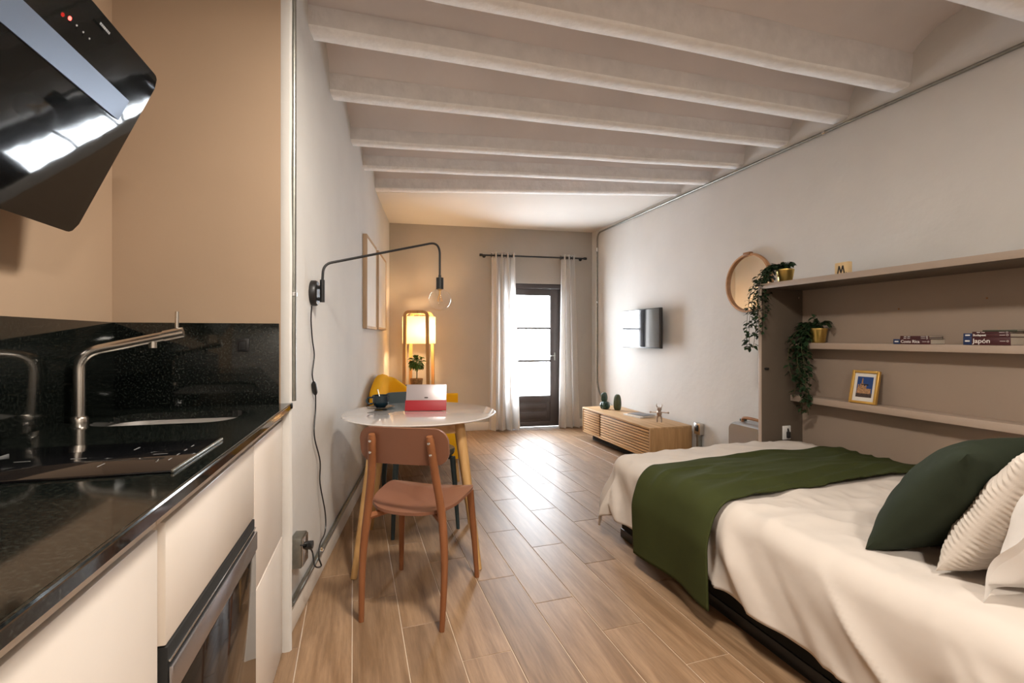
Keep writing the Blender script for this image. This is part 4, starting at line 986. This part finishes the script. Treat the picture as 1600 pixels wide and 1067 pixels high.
sw = thing('white_socket', 'white socket plate with black plug on the taupe side panel', 'socket', 'R', (-.168, 0, .49))
bm = B(); box(bm, -.203, -.135, -.009, -.0005, .478, .572, .004); obj('plate', bm, M['white'], sw)
bm = B(); box(bm, -.178, -.155, -.030, -.009, .490, .535, .006); tube(bm, [(-.166, -.018, .535), (-.166, -.014, .555)], [.007, .004], 8); obj('plug', bm, M['blackpl'], sw)

# ---- bed
bd = thing('bed', 'double bed on a low dark base folded down from the wall unit', 'bed', 'R', (-.78, -1.0, 0))
BX0, BX1, BY0, BY1, BZ = -1.475, -.10, -1.93, -.035, .465
bm = B(); box(bm, BX0 + .02, BX1, BY0 + .02, BY1 - .01, .012, .26, .006); obj('base', bm, M['basefab'], bd)
bm = B(); box(bm, BX0 + .012, BX0 + .022, BY0 + .02, BY1 - .01, .0, .05, .003); obj('base_rail', bm, M['black'], bd)
bm = B(); box(bm, BX0 + .03, BX1, BY0 + .015, BY1 - .015, .26, BZ - .02, .04, 4); obj('mattress', bm, M['white_cotton'], bd)

RD = .075
def drape(x, y, ox, oy, z0, r_):
    d_ = math.hypot(ox, oy)
    if d_ < 1e-6: return x, y, z0
    h = r_ * math.sin(min(d_ / r_, math.pi / 2)); v = r_ * (1 - math.cos(min(d_ / r_, math.pi / 2))) + max(0, d_ - r_ * math.pi / 2)
    return x - h * ox / d_, y + h * oy / d_, z0 - v
def sstep(a, b, x): t = max(0, min(1, (x - a) / (b - a))); return t * t * (3 - 2 * t)
def duvet_pt(a, b, extra=0.0):
    # a: 0 back .. 1 front hem ; b: 0 head .. 1 foot hem
    XB, XF = -.09, -1.445; YH, YF = -1.915, -.10
    LXx = (XB - XF); OX = .375; cxx = a * (LXx + OX)
    x = XB - min(cxx, LXx); ox = max(0, cxx - LXx)
    OYm = .265 * sstep(-.40, -.75, x)
    tot = (YF - YH) + OYm; cyy_ = b * tot; y = YH + min(cyy_, YF - YH); oy = max(0, cyy_ - (YF - YH))
    if x > -.42: y = min(y, -.03)
    z0 = BZ + .022 + .016 * nz(x * 2.2, y * 2.0, 1.7) + .008 * nz(x * 5, y * 4.5, 4.1) + .010 * sstep(-.9, -.2, -abs(x + .75) - .2)
    z0 -= .03 * sstep(-.30, -.09, x)
    X_, Y_, Z_ = drape(x, y, ox, oy, z0, RD)
    d_ = math.hypot(ox, oy); k = sstep(.04, .25, d_)
    s_ = y + .8 * ox - .8 * oy                          # diagonal folds down the side
    rdg = lambda q: (1 - min(1, abs(q) * 2.6)) ** 2
    fold = .012 * math.sin(s_ * 13 + 3.0 * nz(y * 2, ox * 3)) + .020 * nz(s_ * 7, ox * 2.0, 2.2) + .026 * rdg(nz(s_ * 5.5, ox * 1.2, 11.0)) - .008
    if oy > 0 and ox > 0: fold += .085 * sstep(.1, .35, d_) * math.sin(2 * math.atan2(oy, ox))
    dx, dy = (-ox / d_, oy / d_) if d_ > 1e-6 else (0, 0)
    X_ += dx * (fold * k + .025 * k); Y_ += dy * (fold * k + .02 * k)
    # creases on top
    cre = (.010 * nz(x * 3 + y * 8, y * 3 - x * 2, 7.3) + .012 * rdg(nz(x * 2.2 - y * 2.5, y * 4 + x * 2.5, 3.3)) + .005 * rdg(nz(x * 5 + y * 2, y * 9 - x * 4, 13.3)) + .005 * nz(x * 9, y * 9, 1.3)) * (1 - .7 * k)
    cre += .006 * math.exp(-((y + 1.02) / .05) ** 2) * nz(x * 26, 3.3)
    hemv = .012 * nz(y * 4, 1.1) * (1 if ox > .3 else 0)
    zz = Z_ + cre + hemv
    if extra: zz += extra * (1 - k) ; X_ += dx * extra * k; Y_ += dy * extra * k
    return Vector((X_, Y_, max(zz, .035)))
bm = B(); quadgrid(bm, lambda a, b: duvet_pt(a, b), 150, 180)
dv = single('duvet', bm, M['duvet'], 'cream duvet draped over the bed and hanging at its foot', 'duvet', 'R', (-.78, -1.0, .48), smooth=70)
so_ = dv.modifiers.new('thickness', 'SOLIDIFY'); so_.thickness = .012; so_.offset = -1
def runner_pt(a, b):
    XB, XF = -.10, -1.462; LXx = XB - XF; OX = .475; cxx = a * (LXx + OX); x = XB - min(cxx, LXx); ox = max(0, cxx - LXx)
    sk = .085 * (1 - a)
    y = -.965 + sk * .9 + (.555) * b + .006 * nz(x * 6, b * 3)
    aa = (XB + .01 - x) / (-.09 + 1.445) * (1.355 / 1.73); 
    z0 = BZ + .022 + .016 * nz(x * 2.2, y * 2.0, 1.7) + .008 * nz(x * 5, y * 4.5, 4.1) + .010 * sstep(-.9, -.2, -abs(x + .75) - .2) - .03 * sstep(-.30, -.09, x) + .020
    X_, Y_, Z_ = drape(x, y, ox, 0, z0, RD + .012)
    k = sstep(.04, .25, ox)
    X_ -= k * (.044 + .010 * math.sin(y * 13 + 1) + .006 * nz(y * 8, ox * 3, 5))
    Z_ += (.004 * nz(x * 4, y * 18, 2.2) + .013 * (1 - min(1, abs(nz(x * 1.3 + y * 2, y * 9 - x * 1.2, 8.2)) * 2.6)) ** 2) * (1 - k) + .006 * math.exp(-((b - .02) / .06) ** 2) * nz(x * 24, 1.3) * (1 - k)
    return Vector((X_, Y_, max(Z_, .03)))
bm = B(); quadgrid(bm, runner_pt, 140, 70)
rn = single('bed_runner', bm, M['green'], 'dark green blanket laid across the foot of the bed', 'blanket', 'R', (-.78, -.65, .48), smooth=70)
so_ = rn.modifiers.new('thickness', 'SOLIDIFY'); so_.thickness = .007; so_.offset = 0

# ---- pillows
def pillow_mesh(w, h, th, seed, flange=0.0, ribs=0, wr=.010):
    bm = B(); n_ = 34 if not ribs else 90
    def side(sg):
        def f(a, b):
            u, v = 2 * a - 1, 2 * b - 1
            cx_ = 1 - .07 * (1 - abs(v)) * abs(u) ** 3 * 1; 
            fu, fv = (u, v)
            if flange:
                k = 1 - flange; fu, fv = max(-1, min(1, u / k)), max(-1, min(1, v / k))
            t_ = (max(0, 1 - abs(fu) ** 2.4) * max(0, 1 - abs(fv) ** 2.4)) ** .55
            x = w / 2 * u * (1 - .05 * (1 - v * v) * u * u); z = h / 2 * v * (1 - .05 * (1 - u * u) * v * v)
            y = sg * th / 2 * t_
            wob = wr * nz(u * 2.2 + seed, v * 2.2, sg * 3.0 + seed) + .5 * wr * nz(u * 6 + seed, v * 6, seed * 2)
            y += wob * min(1, 3 * t_)
            if flange and (abs(u) > 1 - flange or abs(v) > 1 - flange): y += .014 * math.sin(9 * u + 7 * v + seed)
            if ribs: 
                ph = ribs * (v + .10 * nz(u * 3, v * 2, seed)) ; y += sg * .0070 * math.sin(ph * math.pi * 2) * min(1, t_ * 3)
            return (x, y, z + h / 2)
        return f
    quadgrid(bm, side(1), n_ // 2 if ribs else n_, n_); quadgrid(bm, side(-1), n_ // 2 if ribs else n_, n_)
    bmesh.ops.remove_doubles(bm, verts=bm.verts, dist=.0006)
    return bm
def pillow(name, label, cat, x, y, z, w, h, th, tilt, yaw, m_, seed, flange=0, ribs=0, roll=0, wr=.010):
    bm = pillow_mesh(w, h, th, seed, flange, ribs, wr)
    o = bpy.data.objects.new(name, finish_mesh(name, bm, m_, 70)); COL.objects.link(o)
    o.location = fw('R', x, y, z); o.rotation_euler = (tilt, roll, FR['R'][1] + yaw)
    o['label'] = label; o['category'] = cat; o['group'] = 'cushions and pillows at the head of the bed'
    sb_ = o.modifiers.new('smooth', 'SUBSURF'); sb_.levels = 1; sb_.render_levels = 1
    return o
pillow('cushion', 'large dark green cushion, foremost of the bed cushions', 'cushion', -1.125, -1.375, .485, .52, .45, .20, R(35), R(9), M['green_d'], 1.3)
pillow('cushion', 'cream ribbed cushion leaning behind the green one', 'cushion', -1.08, -1.585, .490, .50, .48, .17, R(30), R(0), M['rib'], 5.1, ribs=15)
pillow('pillow', 'white bed pillow with a flat ruffled border, nearest the camera', 'pillow', -1.07, -1.715, .490, .68, .52, .17, R(20), R(2), M['white_cotton'], 8.4, flange=.13)

# ================================================================== THINGS ON THE SHELF UNIT
def vine(bml, bms, pts, rnd, n_leaf, L_=.036, w=.021):
    n_leaf = int(n_leaf * 1.9)
    path = cr(pts, 8); tube(bms, path, .0016, 5)
    m_ = len(path)
    for k in range(n_leaf):
        t_ = rnd.uniform(.03, 1) * (m_ - 1); i = min(int(t_), m_ - 2); p = path[i].lerp(path[i + 1], t_ - i)
        a = rnd.uniform(0, 2 * math.pi); dv_ = Vector((math.cos(a), math.sin(a), rnd.uniform(-.6, .25)))
        leaf(bml, p, dv_, L_ * rnd.uniform(.75, 1.2), w * rnd.uniform(.8, 1.2), .35, rnd.uniform(-.5, .5))
def trailing(label, px, py, pz, vines, seed, tufts):
    t_ = thing('trailing_plant', label, 'potted plant', 'R', (px, py, pz), 'trailing plants in brass pots')
    bm = B(); lathe(bm, [(0, 0), (.038, 0), (.040, .003), (.053, .083), (.0545, .086), (.054, .094), (.050, .094), (.048, .080), (0, .078)], 32, (px, py, pz)); obj('pot', bm, M['brass'], t_)
    rnd = random.Random(seed); bl, bs = B(), B()
    for pts, nl in vines: vine(bl, bs, [Vector((px, py, pz)) + Vector(q) for q in pts], rnd, nl)
    for k in range(tufts):
        a = rnd.uniform(0, 2 * math.pi); r_ = rnd.uniform(.0, .05); p = Vector((px + r_ * math.cos(a), py + r_ * math.sin(a), pz + .085 + rnd.uniform(0, .05)))
        leaf(bl, p, (math.cos(a), math.sin(a), rnd.uniform(.2, 1.2)), rnd.uniform(.025, .04), .018, .4, rnd.uniform(-.5, .5))
    obj('stems', bs, M['stem'], t_); obj('foliage', bl, M['leaf'], t_, kind='stuff', recalc=False)
rnd = random.Random(11)
v1 = []
for k in range(11):
    sx = rnd.uniform(-.15, -.02); ex = .055 + rnd.uniform(0, .12); ln = rnd.uniform(.16, .40)
    v1.append(([(0, 0, .085), (-.02 + sx * .3, .05, .125), (sx * .8, ex * .62, .06), (sx, ex * .85, -.06), (sx - .01, ex * .9 + rnd.uniform(-.02, .03), -.06 - ln * .5), (sx - .015, ex * .9 + rnd.uniform(-.03, .03), -.04 - ln)], int(16 + ln * 60)))
for k in range(5):
    a = rnd.uniform(0, 6.28); v1.append(([(0, 0, .085), (.03 * math.cos(a), .03 * math.sin(a), .12), (.06 * math.cos(a), .02 + .06 * math.sin(a), .14)], 10))
trailing('trailing plant in brass pot on top of the taupe unit', -.235, -.055, UT, v1, 5, 26)
v2 = []
for k in range(11):
    sx = -.045 - rnd.uniform(0, .07); ey = .07 + rnd.uniform(-.05, .05); ln = rnd.uniform(.15, .46)
    v2.append(([(0, 0, .085), (-.02, .03, .12), (sx * .8, ey * .8, .07), (sx - .015, ey, -.02), (sx - .02, ey - .01 + rnd.uniform(-.03, .02), -.02 - ln * .5), (sx - .02, ey - .02 + rnd.uniform(-.03, .02), -.02 - ln)], int(16 + ln * 60)))
for yy, zz in ((-.11, .10), (-.09, .14), (.02, .19), (.10, .13), (.12, .10)): v2.append(([(0, 0, .085), (-.01, yy * .5, .13), (-.03, yy, zz)], 14))
trailing('trailing plant in brass pot on the middle shelf', -.080, -.165, 1.134, v2, 9, 26)
# letter tile
lt_ = thing('letter_tile', 'pale wooden letter tile reading M on the top board', 'letter tile', 'R', (-.2, -.43, UT)); 
bm = B(); box(bm, -.215, -.185, -.475, -.385, UT, UT + .088, .004); obj('block', bm, M['tilewood'], lt_)
mo = [(-.026, 0), (-.016, .046), (-.008, .046), (0, .018), (.008, .046), (.016, .046), (.026, 0), (.017, 0), (.0115, .028), (.003, .002), (-.003, .002), (-.0115, .028), (-.017, 0)]
bm = B(); loft(bm, [[(-.2150, -.428 - p[0], UT + .022 + p[1]) for p in mo], [(-.2158, -.428 - p[0], UT + .022 + p[1]) for p in mo]]); obj('letter', bm, M['ink'], lt_, smooth=0)
bm = B(); box(bm, -.2156, -.2150, -.464, -.459, UT + .020, UT + .026); obj('score_mark', bm, M['ink'], lt_)
lt_.rotation_euler.z += R(-4)
# books
def book(label, x0, y0, y1, z0, z1, title, blue, dep=.118, ts=None, rz=0.0, cov='maroon', logo=True):
    b_ = thing('guidebook', label, 'book', 'R', (x0 + dep / 2, (y0 + y1) / 2, z0), 'guidebooks on the middle shelf'); b_.rotation_euler.z += rz
    h = z1 - z0; c_ = .0015
    bm = B(); box(bm, x0 + .002, x0 + dep - .002, y0 + .002, y1 - .002, z0 + c_, z1 - c_); obj('pages', bm, M['paper'], b_, smooth=0)
    bm = B(); box(bm, x0, x0 + .002, y0, y1 - blue, z0, z1, .0005); box(bm, x0, x0 + dep, y0, y1, z1 - c_, z1, .0004); box(bm, x0, x0 + dep, y0, y1, z0, z0 + c_, .0004); obj('cover', bm, M[cov], b_)
    if blue:
        bm = B(); box(bm, x0 - .0002, x0 + .002, y1 - blue, y1, z0, z1, .0004); sp_ = obj('spine_end', bm, M['navy'], b_)
        t = bmesh.new(); prism(t, [(p[0], p[1]) for p in rrect(blue * .6, min(.007, h * .35), min(.0033, h * .16), 4)], 0, .0004)
        bm = B(); merge(bm, t, Matrix(((0, 0, -1, x0 - .0003), (-1, 0, 0, y1 - blue / 2), (0, 1, 0, (z0 + z1) / 2), (0, 0, 0, 1)))); obj('spine_logo', bm, M['printwhite'], sp_, recalc=True)
    if title == '-':          # lettering too small to read in the photograph
        for q in (.018, .036):
            bm = B(); box(bm, x0 - .0004, x0 + .001, y1 - q - .013, y1 - q, (z0 + z1) / 2 - .0014, (z0 + z1) / 2 + .0014); obj('spine_print', bm, M['printwhite'], b_)
    elif title: text('title', title, ts or h * .8, M['printwhite'], b_, (x0 - .0003, y1 - blue - .004, (z0 + z1) / 2), (0, -1, 0), (0, 0, 1), .0003, 'LEFT', .0003)
    if logo:
        bm = B(); box(bm, x0 - .0004, x0 + .001, y0 + .018, y0 + .038, (z0 + z1) / 2 - .0009, (z0 + z1) / 2 + .0009)
        t = bmesh.new(); tube(t, [(.0035 * math.cos(2 * math.pi * k / 12), .0035 * math.sin(2 * math.pi * k / 12), 0) for k in range(13)], .0007, 5, False); merge(bm, t, Matrix(((0, 0, -1, x0 - .0003), (-1, 0, 0, y0 + .010), (0, 1, 0, (z0 + z1) / 2), (0, 0, 0, 1))))
        obj('publisher_mark', bm, M['printwhite'], b_)
z = 1.134
book('thick maroon Costa Rica guidebook at the bottom of the smaller pile', -.135, -.845, -.665, z, z + .0265, 'Costa Rica', .034, ts=.021)
book('thin maroon guidebook in the middle of the smaller pile', -.136, -.840, -.700, z + .0268, z + .0345, '-', .0, .105, ts=.007)
book('thin maroon guidebook on top of the smaller pile', -.134, -.838, -.700, z + .0348, z + .0435, '-', .0, .105, ts=.007)
book('very thick maroon Japón guidebook at the bottom of the larger pile', -.135, -1.163, -.985, z, z + .037, 'Japón', .034, ts=.030)
book('slimmer maroon Budapest guidebook lying on the Japón guide', -.135, -1.162, -.986, z + .0373, z + .055, 'Budapest', .034, ts=.0135)
book('thin maroon guidebook third up in the larger pile', -.134, -1.160, -1.020, z + .0553, z + .0625, '-', .0, .105, ts=.007)
book('thin olive covered guidebook topping the larger pile', -.128, -1.175, -1.055, z + .0628, z + .070, '', .0, .105, rz=R(5), cov='coverolive', logo=False)
# photo frame
pf = thing('photo_frame', 'gold photo frame with a lit church picture on the lower shelf', 'photo frame', 'R', (-.095, -.475, .78))
pf.rotation_euler = (0, 0, FR['R'][1] + R(6))
PM = Matrix.Translation((-.112, -.475, .781)) @ Matrix.Rotation(R(13), 4, 'Y')
def pfp(nm, par, m_, *bs):
    t = bmesh.new()
    for b_ in bs: box(t, *b_)
    bm = B(); merge(bm, t, PM); return obj(nm, bm, m_, par, smooth=30)
fw_, fh_ = .148, .196
pfp('frame', pf, M['gold'], (-.010, .012, -fw_ / 2, -fw_ / 2 + .014, 0, fh_, .002), (-.010, .012, fw_ / 2 - .014, fw_ / 2, 0, fh_, .002), (-.010, .012, -fw_ / 2 + .014, fw_ / 2 - .014, 0, .014, .002), (-.010, .012, -fw_ / 2 + .014, fw_ / 2 - .014, fh_ - .014, fh_, .002))
pfp('passe_partout', pf, M['mat'], (.0, .006, -fw_ / 2 + .013, fw_ / 2 - .013, .013, fh_ - .013))
pic = pfp('photograph', pf, M['photosky'], (-.0008, .0, -.043, .043, .038, .160))
pfp('picture_ground', pic, M['photodark'], (-.0014, -.0008, -.043, .043, .038, .062))
pfp('picture_church', pic, M['photostone'], (-.0018, -.0008, -.036, .040, .060, .090), (-.0018, -.0008, -.006, .034, .088, .104), (-.0018, -.0008, .004, .024, .103, .118), (-.0018, -.0008, .010, .018, .117, .142), (-.0018, -.0008, .012, .016, .14, .152), (-.0018, -.0008, .030, .037, .088, .112), (-.0018, -.0008, -.010, -.004, .088, .11))
bm = B(); t = bmesh.new(); box(t, .012, .016, -.02, .02, .0, .12, .001); merge(bm, t, PM @ Matrix.Translation((.03, 0, 0)) @ Matrix.Rotation(R(-22), 4, 'Y')); obj('stand', bm, M['black'], pf)

# ================================================================== ADDED FILL LAMPS, OUT OF VIEW
def add_fill_lamp(label, x, y, z, watts, col):  # unseen fixture with light, added to fill the room warmly
    c = thing('fill_lamp', label, 'fill lamp', 'W', (x, y, z), 'added round fill lamps')
    bm = B(); lathe(bm, [(.0, .05), (.15, .05), (.15, .0), (.138, .0), (.138, .035), (0, .035)], 40, (x, y, z)); obj('housing', bm, M['white'], c)
    bm = B(); lathe(bm, [(.0, .012), (.137, .012), (.137, .016), (0, .016)], 40, (x, y, z)); obj('diffuser', bm, emis('opal_diffuser', (1.0, .86, .70), 2.0), c)
    l_ = bpy.data.lights.new('fill_lamp_light', 'AREA'); l_.shape = 'DISK'; l_.size = .27; l_.energy = watts; l_.color = col
    lo_ = bpy.data.objects.new('fill_lamp_light', l_); COL.objects.link(lo_); lo_.location = (x, y, z - .003)
add_fill_lamp('added unseen round fill lamp behind the viewer', .95, -.55, 2.505, FILL_REAR, WARM)
add_fill_lamp('added unseen round fill lamp above the kitchen aisle', .16, 1.30, 2.505, FILL_KITCH, WARM)
